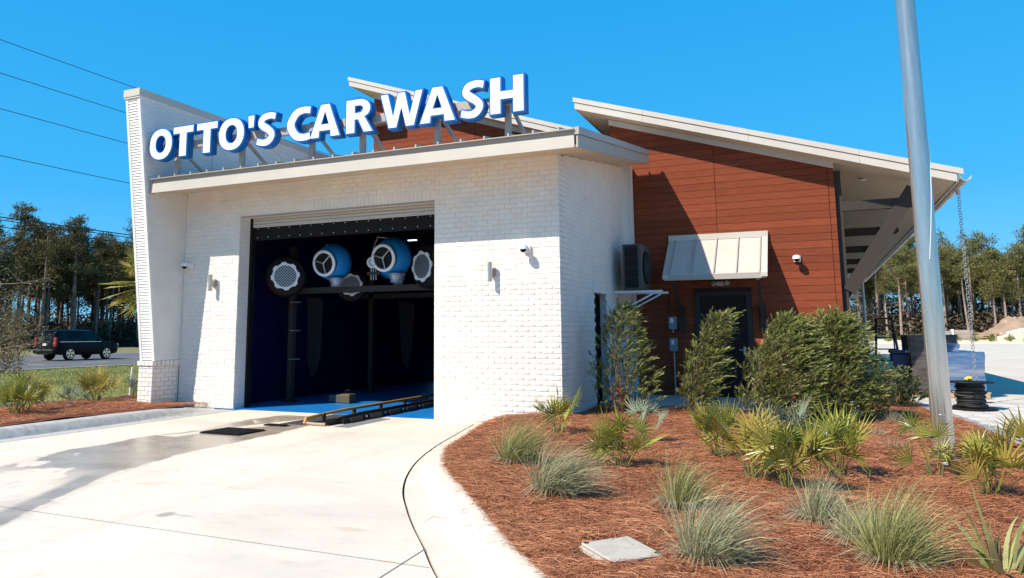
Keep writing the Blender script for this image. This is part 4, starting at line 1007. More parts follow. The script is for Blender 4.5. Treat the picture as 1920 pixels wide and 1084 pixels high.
# ------------------------------------------------------------------ tunnel equipment
def blower(loc, yaw, tilt, lab, s=1.0):
    t = thing('blower', loc, lab, 'blower', 'blue dryer blowers hanging in the tunnel')
    M = Matrix.Translation(loc) @ Matrix.Rotation(yaw, 4, 'Z') @ Matrix.Rotation(tilt, 4, 'X') @ Matrix.Scale(s, 4)
    prof = [(.20, -.24), (.27, -.21), (.35, -.12), (.385, 0.02), (.37, .14), (.30, .25), (.15, .31)]
    obj('housing', MB().lathe([(r, y_) for r, y_ in prof], n=36, axis='Y').xf(M), M_blower, parent=t, smooth=True)
    obj('inlet_collar', MB().lathe([(.245, -.19), (.25, -.30), (.22, -.31)], n=36, axis='Y').xf(M), M_black, parent=t, smooth=True)
    obj('inlet_ring', MB().lathe([(.265, -.29), (.27, -.33), (.25, -.345), (.218, -.345), (.213, -.33), (.213, -.30), (.22, -.29)], n=36, axis='Y').xf(M), M_whitep, parent=t, smooth=True)
    obj('inlet_cone', MB().lathe([(.212, -.322), (.12, -.315), (.03, -.322)], n=28, axis='Y').xf(M), M_black, parent=t, smooth=True)
    sp_ = MB()
    for k in range(3):
        a = rad(42 + 120 * k); sp_.tube([(0, -.352, 0), (.225 * math.cos(a), -.352, .225 * math.sin(a))], .014, 6)
    sp_.lathe([(.03, -.345), (.025, -.36), (.01, -.365)], n=12, axis='Y')
    obj('guard_spider', sp_.xf(M), M_galv, parent=t, smooth=True)
    obj('housing_band', MB().lathe([(.389, .010), (.389, .03)], n=36, axis='Y').xf(M), M_blue, parent=t, smooth=True)
    for q in range(4):
        a = rad(200 + 22 * q); 
    M2 = Matrix.Translation(loc) @ Matrix.Rotation(yaw, 4, 'Z') @ Matrix.Scale(s, 4)
    obj('nozzle', MB().lathe([(.17, -.30), (.175, -.33), (.16, -.345), (.12, -.42), (.13, -.47), (.10, -.48)], c=(.12, -.02, -.03), n=24).xf(M2), M_galv, parent=t, smooth=True)
    return t
yawc = math.atan2(-.55, 1) * -1
blower((-9.05, 13.0, 2.90), rad(1), rad(8), 'blue dryer blower with a white ringed inlet, left one of the pair')
blower((-7.62, 13.0, 2.95), rad(-3), rad(8), 'blue dryer blower with a white ringed inlet, right one of the pair', 1.02)
blower((-8.35, 14.3, 2.95), rad(60), rad(0), 'blue dryer blower half hidden behind the right blower', .9)
def mesh_blower(loc, yaw, lab, s=1.0):
    t = thing('side_blower', loc, lab, 'blower', 'black side blowers with mesh guards')
    M = Matrix.Translation(loc) @ Matrix.Rotation(yaw, 4, 'Z') @ Matrix.Scale(s, 4)
    obj('housing', MB().lathe([(.30, -.16), (.40, -.12), (.44, 0), (.42, .12), (.30, .22)], n=36, axis='Y').xf(M), M_black, parent=t, smooth=True)
    mb = MB(); n = 48; vs = []
    for k in range(n):
        a = 2 * math.pi * k / n; ro = .265 if (k // 3) % 2 else .295
        vs += [(.225 * math.cos(a), -.20, .225 * math.sin(a)), (ro * math.cos(a), -.20, ro * math.sin(a)), (.225 * math.cos(a), -.18, .225 * math.sin(a)), (ro * math.cos(a), -.18, ro * math.sin(a))]
    fs = []
    for k in range(n):
        i, j = 4 * k, 4 * ((k + 1) % n); fs += [(i, j, j + 1, i + 1), (i + 1, j + 1, j + 3, i + 3), (i, i + 2, j + 2, j)]
    obj('guard_ring', mb.add(vs, fs).xf(M), M_whitep, parent=t)
    mb = MB()
    for k in range(-5, 6):
        c = k * .042; h = math.sqrt(max(.235 ** 2 - c * c, 0)) 
        mb.box(c - .006, c + .006, -.194, -.186, -h, h); mb.box(-h, h, -.203, -.195, c - .006, c + .006)
    obj('mesh_guard', mb.xf(M @ Matrix.Rotation(rad(45), 4, 'Y')), M_galv, parent=t)
mesh_blower((-10.05, 12.75, 2.62), rad(34), 'black blower with a round white mesh guard by the left wall')
mesh_blower((-6.88, 13.2, 2.74), rad(-22), 'black blower with a mesh guard half turned away by the right pier', 1.05)
mesh_blower((-9.35, 14.2, 2.50), rad(25), 'black blower with a mesh guard hanging behind the left blue blower', .85)
t = thing('arch_frame', (-8.5, 13.3, 0), 'dark steel arch carrying the dryer blowers', 'frame')
for (x_, q) in ((-10.20, 13.2), (-9.95, 16.0), (-7.9, 16.0), (-6.15, 13.2)):
    obj('post', MB().box(x_ - .06, x_ + .06, q - .06, q + .06, .005, 3.3), M_steel, parent=t)
    obj('foot_plate', MB().box(x_ - .16, x_ + .16, q - .14, q + .14, .0045, .02), M_steel, parent=t)
for q in (13.2, 16.0): obj('beam', MB().box(-10.7, -5.5, q - .06, q + .06, 2.28, 2.40), M_steel, parent=t)
for zz in (.9, 1.5, 2.1): obj('cross_pin', MB().tube([(-10.2, 13.12, zz), (-9.93, 13.12, zz)], .012), M_galv, parent=t)
t = thing('curtain_panel', (-10.2, 13.6, 2.3), 'dark hanging cloth strip left of the arch post', 'curtain')
obj('cloth', MB().prism([(-10.72, 2.28), (-10.28, 2.22), (-10.32, .9), (-10.42, .55), (-10.55, .40), (-10.68, .8)], 'Y', 14.4, 14.42), mat('grey_cloth', (.03, .025, .03), .9), parent=t)
t = thing('curtain_panel', (-9.0, 16.5, 2.3), 'dark hanging cloth strip in the middle of the tunnel', 'curtain')
obj('cloth', MB().prism([(-10.0, 2.3), (-9.5, 2.2), (-9.6, .9), (-9.72, .5), (-9.9, .8)], 'Y', 17.4, 17.42), MATS['grey_cloth'], parent=t)
t = thing('toolbox', (-9.05, 13.35, .0), 'small grey and tan pump box on the tunnel floor', 'box')
obj('pump_body', MB().box(-9.33, -9.06, 13.35, 13.6, .005, .17), M_acgrey, parent=t, bevel=.02)
obj('pump_cover', MB().box(-9.055, -8.80, 13.33, 13.59, .005, .19), mat('tan_plastic', (.10, .075, .03), .6), parent=t, bevel=.02)
obj('handle', MB().tube([(-8.98, 13.45, .19), (-8.98, 13.45, .26), (-8.88, 13.45, .26), (-8.88, 13.45, .19)], .01), M_black, parent=t)
t = thing('pressure_gauge', (-8.02, 12.9, 2.85), 'round pale gauge dial between the two blue blowers', 'gauge')
M = Matrix.Translation((-8.02, 12.9, 2.85)) @ Matrix.Rotation(rad(25), 4, 'Z')
obj('gauge_case', MB().lathe([(.10, .04), (.115, .02), (.115, -.02), (.10, -.03), (.09, -.025)], n=24, axis='Y').xf(M), M_whitep, parent=t, smooth=True)
obj('dial', MB().lathe([(.088, -.022), (.088, -.027)], n=24, axis='Y').xf(M), M_galv, parent=t)
obj('needle', MB().box(-.03, .03, -.031, -.0275, -.03, .03).xf(M @ Matrix.Rotation(rad(45), 4, 'Y')), M_whitep, parent=t)
for k in (-1, 0, 1): obj('pipe', MB().tube([(-8.02 + .05 * k, 12.93, 2.74), (-8.02 + .06 * k, 12.95, 2.50)], .012), M_galv, parent=t, smooth=True)
obj('manifold', MB().box(-8.16, -7.86, 12.92, 12.98, 2.60, 2.66), M_steel, parent=t)
for (pts_, lab_) in (([(-9.05, 13.2, 3.25), (-9.3, 13.1, 3.3), (-9.42, 13.1, 3.05), (-9.3, 13.15, 2.85)], 'thin looping cable left of the left blue blower'), ([(-7.75, 13.1, 3.35), (-8.0, 13.05, 3.38), (-8.1, 13.05, 3.15), (-7.95, 13.1, 3.0)], 'thin looping cable above the round gauge')):
    sm_ = []
    for i_ in range(len(pts_) - 1):
        for q_ in range(6): sm_.append(tuple(pts_[i_][c_] + (pts_[i_ + 1][c_] - pts_[i_][c_]) * q_ / 6 for c_ in range(3)))
    obj('cable_loop', MB().tube(sm_ + [pts_[-1]], .008, 6), M_galv, smooth=True, label=lab_, cat='cable')
t = thing('hose_reel', (-8.9, 16.2, 0), 'dark coiled hose hanging on the far arch post', 'hose')
for k in range(4): obj('hose_coil', MB().tube([(-7.9 + (.20 + .02 * k) * math.cos(a), 15.90 - .03 * k, .75 + (.24 + .02 * k) * math.sin(a)) for a in [2 * math.pi * j / 24 for j in range(25)]], .014, 6, cap=False), M_rubber, parent=t, smooth=True)
lp = thing('ceiling_lamp', (-7.9, 14.2, 3.62), 'small lit blue white lamp above the right blower', 'lamp')
obj('lamp_bar', MB().box(-8.0, -7.80, 14.3, 14.36, 3.44, 3.46), mat('lit_lamp', (.8, .9, 1), .3, emit=((.45, .6, 1), 2.5)), parent=lp)
# conveyor guide rails
t = thing('conveyor', (-7.2, 11.5, 0), 'conveyor with a yellow guide rail and a black rail running into the tunnel', 'conveyor')
obj('guide_rail', MB().tube([(-7.46, 10.03, .02), (-7.46, 10.06, .10), (-7.45, 10.5, .12), (-7.44, 11.2, .14), (-7.43, 20, .14)], .026, 10), M_yellow, parent=t, smooth=True)
obj('side_rail', MB().tube([(-7.05, 10.02, .03), (-7.04, 10.5, .09), (-7.02, 11.0, .11), (-6.98, 20, .11)], .026, 10), M_rubber, parent=t, smooth=True)
obj('end_bar', MB().tube([(-7.45, 10.06, .03), (-7.25, 10.0, .03), (-7.05, 10.02, .03)], .022, 8), M_pallet, parent=t, smooth=True)
obj('bed_plate', MB().box(-7.42, -7.04, 10.12, 20, .006, .03), M_black, parent=t)
obj('side_plate', MB().box(-6.965, -6.93, 10.35, 20, .006, .09), M_black, parent=t)
for k in range(9): obj('frame_pad', MB().box(-6.928, -6.90, 10.5 + k * .62, 10.86 + k * .62, .02, .085), M_steel, parent=t)
for k in range(6): obj('bolt', MB().lathe([(.022, 0), (.016, .014)], c=(-6.89, 10.95 + k * .62, .075), n=8, axis='X'), M_chrome, parent=t)
for k in range(6): obj('rail_bracket', MB().box(-7.47, -7.42, 10.5 + k * .9, 10.56 + k * .9, .006, .14), M_steel, parent=t)
obj('floor_plate', MB().box(-6.90, -6.62, 10.0, 11.30, -.01, .005), mat('grey_plate', (.22, .22, .225), .6), parent=t)
obj('floor_plate', MB().box(-7.92, -7.50, 10.0, 11.5, -.01, .005), mat('wet_plate', (.10, .10, .105), .25), parent=t)
for (x0, x1, y0, y1, lab) in ((-8.28, -7.55, 8.62, 9.22, 'black rubber grate mat lying on the wet concrete'), (-8.02, -7.60, 9.72, 9.86, 'narrow black grate strip lying before the conveyor')):
    t = thing('floor_mat', ((x0 + x1) / 2, (y0 + y1) / 2, 0), lab, 'mat')
    obj('mat_base', MB().box(x0, x1, y0, y1, .001, .012), M_rubber, parent=t)
    n_ = int((x1 - x0) / .055)
    for k in range(n_): obj('rib', MB().box(x0 + .01 + k * .055, x0 + .045 + k * .055, y0 + .01, y1 - .01, .0125, .024), M_rubber, parent=t)

# ------------------------------------------------------------------ flagpole
px_, py_ = 1.135, 9.33
t = thing('flagpole', (px_, py_, .1), 'thick brushed aluminium flagpole standing in the planting bed', 'flagpole')
obj('pole_shaft', MB().lathe([(.100, .05), (.100, 3.0), (.0965, 5.0), (.088, 7.5), (.06, 10.5), (.04, 11.5)], c=(px_, py_, 0), n=48), M_alu, parent=t, smooth=True)
hp = []
for i in range(260):
    z_ = 2.2 + i * .03; a = rad(-135) + (z_ - 2.2) * -1.25 * 2; a = rad(250) - (z_ - 2.3) * 1.15
    r_ = (.1015 if z_ < 3 else .1015 - (z_ - 3) * .002)
    hp.append((px_ + r_ * math.cos(-a + rad(170)), py_ + r_ * math.sin(-a + rad(170)), z_))
obj('halyard', MB().tube(hp, .0035, 6), M_whitep, parent=t, smooth=True)
obj('hand_hole_cover', MB().box(px_ - .03, px_ + .03, py_ - .108, py_ - .09, .50, .60), M_alu, parent=t, bevel=.01)
obj('ball_finial', MB().lathe([(.01, -.1), (.08, -.07), (.1, 0), (.08, .07), (.01, .1)], c=(px_, py_, 11.6), n=20), M_yel, parent=t, smooth=True)
obj('base_collar', MB().lathe([(.14, .06), (.14, .14), (.105, .16)], c=(px_, py_, 0), n=32), M_alu, parent=t, smooth=True)

# ------------------------------------------------------------------ rain chain and pot, cable spool
t = thing('rain_chain', (2.63, 16.72, .5), 'galvanised rain chain hanging from the gutter outlet into a pot', 'chain')
links = MB(); ztop = gz - .17; zbot = .50; nl = int((ztop - zbot) / .052)
ring = [(.030 * math.cos(2 * math.pi * k / 12), .033 * math.sin(2 * math.pi * k / 12)) for k in range(13)]
lm = MB().tube([(a, 0, b) for a, b in ring], .0055, 5, cap=False)
lme = bpy.data.meshes.new('chain_link'); lme.from_pydata(lm.v, [], lm.f); finish(lme, M_galv, True)
for k in range(nl):
    o = bpy.data.objects.new('chain_link', lme); link(o); o.parent = t
    o.location = Vector((2.63 + .004 * math.sin(k), 16.72, ztop - .03 - k * (ztop - zbot) / nl)) - t.location; o.rotation_euler = (0, 0, rad(90 if k % 2 else 0) + rad(25))
t = thing('plant_pot', (2.63, 16.72, .13), 'tapered grey pot standing under the rain chain', 'pot')
obj('pot_body', MB().lathe([(.085, .13), (.12, .44), (.125, .44), (.125, .50), (.11, .50), (.10, .40), (.02, .38)], c=(2.63, 16.72, 0), n=28), M_pot, parent=t, smooth=True)
sx, sy = 2.33, 15.45
t = thing('cable_spool', (sx, sy, .125), 'black cable spool standing on the pale pavers', 'spool')
obj('bottom_flange', MB().lathe([(.37, .126), (.375, .14), (.37, .155), (.05, .158)], c=(sx, sy, 0), n=40), M_black, parent=t, smooth=True)
obj('top_flange', MB().lathe([(.05, .575), (.355, .572), (.36, .582), (.355, .59), (.05, .594)], c=(sx, sy, 0), n=40), M_black, parent=t, smooth=True)
obj('drum', MB().lathe([(.17, .155), (.17, .575)], c=(sx, sy, 0), n=28), M_black, parent=t, smooth=True)
cable = []
R_ = random.Random(9)
for k in range(14 * 30):
    a = 2 * math.pi * k / 30; lev = k / 30
    cable.append((sx + (.205 + .012 * math.sin(lev * 2.3)) * math.cos(a), sy + (.205 + .012 * math.sin(lev * 2.3)) * math.sin(a), .175 + lev * .0272 + .004 * math.sin(a * 1.0 + lev)))
obj('cable', MB().tube(cable, .0135, 6), M_wire, parent=t, smooth=True)
obj('loose_cable', MB().tube([(sx + (.24 + .02 * math.sin(3 * a)) * math.cos(a), sy + (.24 + .02 * math.sin(3 * a)) * math.sin(a), .19 + .012 * math.sin(2 * a)) for a in [2 * math.pi * k / 40 for k in range(41)]], .012, 6), M_wire, parent=t, smooth=True)
obj('loose_cable', MB().tube([(sx - .30, sy - .05, .42), (sx - .2, sy - .16, .37), (sx, sy - .23, .35), (sx + .2, sy - .12, .40), (sx + .24, sy, .42)], .012, 6), M_wire, parent=t, smooth=True)
R_ = random.Random(2)
mb = MB()
for k in range(12):
    c = Vector((sx - .03 + R_.uniform(-.04, .04), sy - .1 + R_.uniform(-.03, .03), .628 + R_.uniform(-.015, .035))); r = R_.uniform(.02, .032)
    mb.lathe([(r * .3, -r * .9), (r, -r * .2), (r * .9, r * .4), (r * .3, r * .9)], c=c, n=7)
obj('ribbon_bundle', mb, M_yel, smooth=False, label='crumpled yellow ribbon bundle lying on top of the cable spool', cat='ribbon')

# ------------------------------------------------------------------ wrapped pallet, bin, ladder
t = thing('wrapped_pallet', (2.35, 18.6, .12), 'goods wrapped in blue stretch film stacked on a pallet behind the flagpole', 'pallet load')
def blob(x0, x1, y0, y1, z0, z1, j, m, nm, seed):
    R = random.Random(seed); b = bmesh.new(); bmesh.ops.create_cube(b, size=1); bmesh.ops.subdivide_edges(b, edges=b.edges[:], cuts=6, use_grid_fill=True)
    for v in b.verts:
        v.co.x = x0 + (v.co.x + .5) * (x1 - x0); v.co.y = y0 + (v.co.y + .5) * (y1 - y0); v.co.z = z0 + (v.co.z + .5) * (z1 - z0)
        v.co += Vector((R.uniform(-j, j), R.uniform(-j, j), R.uniform(-j, j) * .6))
    me = bpy.data.meshes.new(nm); b.to_mesh(me); b.free(); finish(me, m, True); return obj(nm, me, None, parent=t)
blob(1.72, 2.15, 17.75, 19.4, .26, 1.36, .012, M_wrapg, 'boxed_stack', 1)
blob(2.16, 3.02, 18.1, 19.5, .26, 1.02, .02, M_wrap, 'wrapped_stack', 2)
blob(2.16, 2.62, 18.15, 19.5, 1.01, 1.20, .02, M_wrap, 'wrapped_stack', 3)
blob(2.30, 2.66, 18.6, 19.5, 1.15, 1.36, .015, M_wrapg, 'boxed_stack', 4)
for k in range(5): obj('pallet_board', MB().box(1.70, 3.04, 17.85 + k * .38, 17.95 + k * .38, .225, .25), M_pallet, parent=t)
for k in range(3): obj('pallet_runner', MB().box(1.72 + k * .6, 1.82 + k * .6, 17.85, 19.47, .13, .224), M_pallet, parent=t)
t = thing('bin', (1.6, 18.3, .12), 'dark blue bin beside the wrapped pallet', 'bin')
obj('bin_body', MB().prism([(1.44, .13), (1.70, .13), (1.70, .98), (1.40, .98)], 'Y', 18.1, 18.5), M_bin, parent=t, bevel=.02)
obj('bin_lid', MB().box(1.38, 1.71, 18.05, 18.55, .985, 1.05), M_bin, parent=t, bevel=.02)
t = thing('step_ladder', (1.75, 21.5, .12), 'dark step ladder standing in shade by the hedge', 'ladder')
q = 21.5
for sgn in (0, 1):
    obj('rail', MB().bar((1.28 + sgn * .62, q, .13), (1.42 + sgn * .34, q + .35, 1.75), .05, .03), M_steel, parent=t)
    obj('rear_rail', MB().bar((1.32 + sgn * .54, q + .95, .13), (1.42 + sgn * .34, q + .42, 1.72), .03, .03), M_steel, parent=t)
for k in range(5):
    f = (k + 1) / 5.6; obj('step', MB().box(1.28 + .14 * f, 1.90 - .14 * f, q + .35 * f - .04, q + .35 * f + .05, .13 + 1.62 * f - .015, .13 + 1.62 * f + .015), M_steel, parent=t)
obj('top_cap', MB().box(1.40, 1.78, q + .28, q + .46, 1.74, 1.78), M_steel, parent=t)

# utility lids, stake, scraps
t = thing('utility_cover', (-1.16, 4.74, .12), 'square concrete utility cover in the pine straw beside the grasses', 'cover', 'utility covers')
c4 = [(-1.43, 4.76), (-1.18, 5.06), (-.88, 4.72), (-1.12, 4.42)]
obj('box_frame', MB().prism(c4, 'Z', .06, .128), M_cover, parent=t, bevel=.008)
cc = [(-1.155 + (a + 1.155) * .93, 4.74 + (b - 4.74) * .93) for a, b in c4]
obj('lid', MB().prism(cc, 'Z', .1285, .148), M_cover, parent=t, bevel=.008)
for a, b in ((cc[0][0] + .035, cc[0][1] + .0), (cc[2][0] - .035, cc[2][1])): obj('lid_bolt', MB().lathe([(.016, .1485), (.016, .152), (.008, .152)], c=(a, b, 0), n=12), M_steel, parent=t)
t = thing('utility_cover', (.13, 10.8, .12), 'pale round cornered valve lid behind the palmettos', 'cover', 'utility covers')
obj('lid', MB().box(-.03, .27, 10.62, 11.02, .12, .20), mat('pale_lid', (.55, .60, .55), .6), parent=t, bevel=.04)
obj('stake', MB().tube([(-14.32, 12.68, .0), (-14.28, 12.68, .68)], .022, 10), M_whitep, smooth=True, label='thin white plastic stake in the left bed beside the wing wall', cat='stake')
R_ = random.Random(4)
def scrap(loc, m, lab, s=.05):
    v = [(loc[0] + R_.uniform(-s, s), loc[1] + R_.uniform(-s, s), loc[2] + R_.uniform(0, s * .7)) for _ in range(7)]
    b = bmesh.new(); [b.verts.new(p) for p in v]; bmesh.ops.convex_hull(b, input=b.verts[:]); me = bpy.data.meshes.new('scrap'); b.to_mesh(me); b.free(); finish(me, m); obj('scrap', me, None, label=lab, cat='scrap')
scrap((-4.37, 10.35, .14), M_orange, 'small orange scrap on the straw by the kerb near the wall', .07)
scrap((1.90, 10.3, .16), M_red, 'small red scrap at the edge of the pavers', .06)
scrap((2.02, 9.6, .16), M_orange, 'orange red scrap at the paver edge by the right palmetto', .05)
scrap((1.08, 8.85, .14), M_whitep, 'white valve cap on the straw at the foot of the flagpole', .045)

# ------------------------------------------------------------------ power lines
for i, (X_, zz, yy0) in enumerate(((-27, 12.33, 0), (-27, 11.07, 0), (-27, 9.73, 0), (-27, 7.98, 0), (-27.2, 5.74, 0), (-27.0, 5.60, 0), (-27.1, 5.36, 0))):
    pts = [(X_, q, zz + .9 * ((q - 20) / 25) ** 2 * .35) for q in np.linspace(-30, 150, 61)]
    obj('power_line', MB().tube(pts, .014 if i < 4 else (.022 if i == 4 else .016), 5), M_wire, label=['topmost thin power line over the verge', 'second power line from the top', 'third power line from the top', 'fourth power line, passing behind the sign', 'thick upper cable of the low bundle in front of the pines', 'middle cable of the low bundle in front of the pines', 'lowest cable of the low bundle in front of the pines'][i], cat='power line', smooth=True)
for q in (-25, 75):
    t = thing('utility_pole', (-27.1, q, 0), 'wooden utility pole by the road ' + ('behind the camera' if q < 0 else 'beyond the building'), 'utility pole')
    obj('pole_shaft', MB().tube([(-27.15, q, -.1), (-27.15, q, 13.6)], [.19, .12], 12), M_bark, parent=t, smooth=True)
    obj('crossarm', MB().box(-27.3, -26.85, q - .06, q + .06, 12.2, 12.35), M_bark, parent=t)

# ------------------------------------------------------------------ plants
def fan_leaf(seed, nseg=15, spread=200, L=.34, w=.021, pet=.30, droop=.25):
    """palmetto leaf in local space: petiole up +Z from the origin, blade facing -Y"""
    R = random.Random(seed); vs = []; fs = []
    tip = Vector((0, .03, pet))
    a = Vector((.006, 0, 0)); b = Vector((0, .006, 0))
    vs += [(-.006, 0, 0), (.006, 0, 0), (.0045, .03, pet), (-.0045, .03, pet), (0, -.006, 0), (0, .024, pet)]
    fs += [(0, 1, 2, 3), (0, 4, 5, 3), (4, 1, 2, 5)]
    for i in range(nseg):
        u = i / (nseg - 1) * 2 - 1; ang = rad(90 - u * spread / 2 + R.uniform(-3, 3))
        l = L * (1 - .22 * abs(u) ** 2) * R.uniform(.85, 1.08)
        d = Vector((math.cos(ang), 0, math.sin(ang)))
        fold = Vector((0, -.10 + .16 * abs(u), 0))
        s = Vector((-math.sin(ang), 0, math.cos(ang))); nrm = Vector((0, -1, 0))
        ww = w * R.uniform(.8, 1.15)
        pts = []
        for k, (q, wf) in enumerate(((0, .25), (.35, 1.0), (.7, .75), (1.0, .06))):
            c = tip + d * l * q + fold * q * l + Vector((0, .0, -droop * (q ** 2.2) * l * (.5 + .5 * abs(u)) * R.uniform(.6, 1.3)))
            o = len(vs); h = ww * wf / 2
            vs += [tuple(c + s * h + nrm * h * .6), tuple(c), tuple(c - s * h + nrm * h * .6)]; pts.append(o)
        for k in range(3):
            o, p = pts[k], pts[k + 1]; fs += [(o, o + 1, p + 1, p), (o + 1, o + 2, p + 2, p + 1)]
    return vs, fs
def leaf_mesh(seed, m, **k):
    v, f = fan_leaf(seed, **k); me = bpy.data.meshes.new('leaf'); me.from_pydata(v, [], f); me.materials.append(m); return me
LM = {}
for key, m in (('g', M_palm), ('o', M_palmo), ('s', M_palms)):
    LM[key] = [leaf_mesh(10 + i, m, nseg=R_n, spread=sp2, L=l, pet=p, droop=dr2) for i, (R_n, sp2, l, p, dr2) in enumerate(
        ((15, 190, .34, .30, .25), (13, 150, .36, .34, .15), (16, 230, .31, .22, .35), (11, 120, .38, .30, .1), (14, 170, .30, .38, .5)))]
def palmetto(x, y, z, n, size, key, lab, seed, lean=(0.0, 0.0), name='palmetto', spread=1.0, face=None):
    n = int(n * (.66 if x > -10 else .9)); size *= (.86 if x > -10 else 1.0)
    R = random.Random(seed); t = thing(name, (x, y, z), lab, 'palmetto', 'palmettos in the planting beds')
    for i in range(n):
        az_ = R.uniform(0, 2 * math.pi); tl = abs(R.gauss(.50, .28)) * spread
        kk_ = key if R.random() < .8 else ('o' if key == 'g' else key)
        o = bpy.data.objects.new('leaf', LM[kk_][R.randrange(5)]); link(o); o.parent = t
        s = size * R.uniform(.75, 1.12)
        o.scale = (s, s, s)
        d = Vector((math.cos(az_) * math.sin(tl) + lean[0], math.sin(az_) * math.sin(tl) + lean[1], math.cos(tl))).normalized()
        tw = R.uniform(-.9, .9)
        Mx = d.to_track_quat('Z', 'Y').to_matrix().to_4x4() @ Matrix.Rotation(R.uniform(0, 6.28) if R.random() < .5 else tw, 4, 'Z')
        o.rotation_euler = Mx.to_euler(); r0 = .09 * size
        o.location = (math.cos(az_) * R.uniform(0, r0), math.sin(az_) * R.uniform(0, r0), R.uniform(-.02, .03) + (R.uniform(0, .16) * size))
    mb = MB()
    for k in range(7):
        a = R.uniform(0, 6.28); mb.tube([(.05 * math.cos(a), .05 * math.sin(a), -.03), (.09 * size * math.cos(a), .09 * size * math.sin(a), .14 * size)], [.012, .006], 5)
    obj('stem', mb, M_petiole, parent=t, world=False)
    return t
P_ = [(-3.16, 9.75, .13, 24, 1.0, 'g', 'dark green palmetto against the brick corner beside the driveway kerb', (.05, 0)),
      (-1.80, 7.55, .11, 28, 1.02, 'g', 'olive palmetto in the middle of the bed in front of the leftmost tall shrub', (.06, 0)),
      (-1.98, 9.3, .12, 13, .95, 's', 'grey green palmetto at the foot of the leftmost tall shrub', (.05, 0)),
      (-1.02, 8.65, .12, 26, 1.0, 'g', 'yellow green palmetto in front of the second tall shrub', (.02, 0)),
      (-.62, 7.55, .12, 22, 1.0, 'o', 'yellow tipped palmetto on the left of the central clump', (-.04, 0)),
      (-.28, 7.20, .11, 28, 1.05, 'g', 'big bright palmetto with reddish stems in the central clump', (.05, 0)),
      (-.30, 9.2, .12, 13, 1.05, 's', 'silver blue palmetto rising before the broad shrub', (.0, 0)),
      (.12, 7.95, .12, 22, 1.0, 'g', 'palmetto on the right of the central clump by the valve lid', (.12, 0)),
      (.93, 8.35, .12, 12, .95, 'g', 'low broad leaved palmetto at the foot of the flagpole', (-.05, -.05)),
      (1.20, 7.50, .12, 26, 1.0, 'g', 'dense palmetto right of the flagpole base', (-.05, 0)),
      (1.70, 8.35, .13, 24, 1.05, 'o', 'yellowing palmetto at the right edge of the bed', (0, 0)),
      (-12.35, 8.75, .12, 24, 1.0, 'o', 'yellow green palmetto at the far left behind the kerb', (0, 0)),
      (-12.0, 8.35, .12, 20, .9, 'g', 'green palmetto in front of its yellow neighbour at the far left', (.05, 0)),
      (-12.75, 10.5, .12, 24, .95, 'o', 'yellow green palmetto in the left bed before the wing wall', (.0, 0)),
      (-12.35, 9.7, .1, 9, .7, 's', 'silver palmetto between the two left green ones', (.1, 0)),
      (-13.6, 12.2, .08, 10, .7, 's', 'pale silver palmetto by the white stake', (0, 0))]
for i, (x, y, z, n, s, k, lab, ln) in enumerate(P_): palmetto(x, y, z, n, s, k, lab, 100 + i, ln)

def grass_clump(x, y, z, n, h, r, wind, m, lab, name='ornamental_grass', w=.0036, seed=0, cat='grass clump', group='ornamental grasses in the bed', spread=.38):
    g = np.random.default_rng(seed + 50); h *= .90; r *= .92; n = int(n * (.72 if n > 300 else 1))
    a = g.uniform(0, 2 * np.pi, n); rr = r * np.sqrt(g.random(n)) * .45
    c = np.stack([np.cos(a) * rr, np.sin(a) * rr, np.full(n, -.02)], -1)
    H = h * np.where(g.random(n) < .08, g.uniform(1.05, 1.35, n), g.uniform(.4, 1.05, n))
    out_ = np.stack([np.cos(a), np.sin(a), np.zeros(n)], -1) * (np.abs(g.normal(0, spread, n)) * rr / max(r * .3, 1e-3))[:, None]
    d = unit(out_ + np.array([0, 0, 1.]) + np.array([wind[0] * .4, wind[1] * .4, 0]) + g.normal(0, .08, (n, 3)))
    P = [c]; cur = c; dd = d
    K = 6
    for k in range(K):
        cur = cur + dd * (H / K)[:, None]
        dd = unit(dd + np.array([wind[0], wind[1], 0]) * .16 * (1 + .35 * k) + np.array([0, 0, -1.]) * (.05 + .05 * k) + out_ * .10 + g.normal(0, .035, (n, 3)))
        P.append(cur)
    P = np.stack(P, 1); P[..., 2] = np.maximum(P[..., 2], .004)
    sd = unit(np.cross(d, g.normal(0, 1, (n, 3))))
    V, F = ribbons(P, g.uniform(.6, 1.2, n) * w, sd, np.array([.8, 1, 1, .9, .7, .45, .1]))
    t = thing(name, (x, y, z), lab, cat, group)
    if name == 'ornamental_grass':
        nd = 160; ad = g.uniform(0, 6.28, nd); ln = g.uniform(.12, .30, nd); c0 = np.stack([np.cos(ad) * r * .3, np.sin(ad) * r * .3, np.full(nd, .05)], -1)
        dv = np.stack([np.cos(ad), np.sin(ad), np.zeros(nd)], -1); Pd = np.stack([c0, c0 + dv * (ln * .5)[:, None] + np.array([0, 0, .04]), c0 + dv * ln[:, None] + np.array([0, 0, -.03])], 1)
        Vd, Fd = ribbons(Pd, np.full(nd, w * 1.1), unit(np.cross(dv, np.array([0, 0, 1.]) + g.normal(0, .4, (nd, 3)))), np.array([.8, 1, .2]))
        obj('dead_blades', npmesh('dead_blades', Vd, Fd, M_dry, np.repeat(g.random(nd), 6)), None, parent=t, world=False, fix=False)
    obj('grass_blades', npmesh('grass_blades', V, F, m, np.repeat(np.clip(g.normal(.45, .26, n), 0, 1), (K + 1) * 2)), None, parent=t, world=False, fix=False)
    return t
grass_clump(-2.86, 7.35, .11, 1500, .64, .24, (.50, .05), M_grassg, 'wispy green grass clump nearest the kerb, blown to the right', seed=1)
grass_clump(-2.05, 6.12, .11, 1800, .66, .26, (.80, -.08), M_grassb, 'grey green grass clump swept over to the right in front of the kerb side one', seed=2)
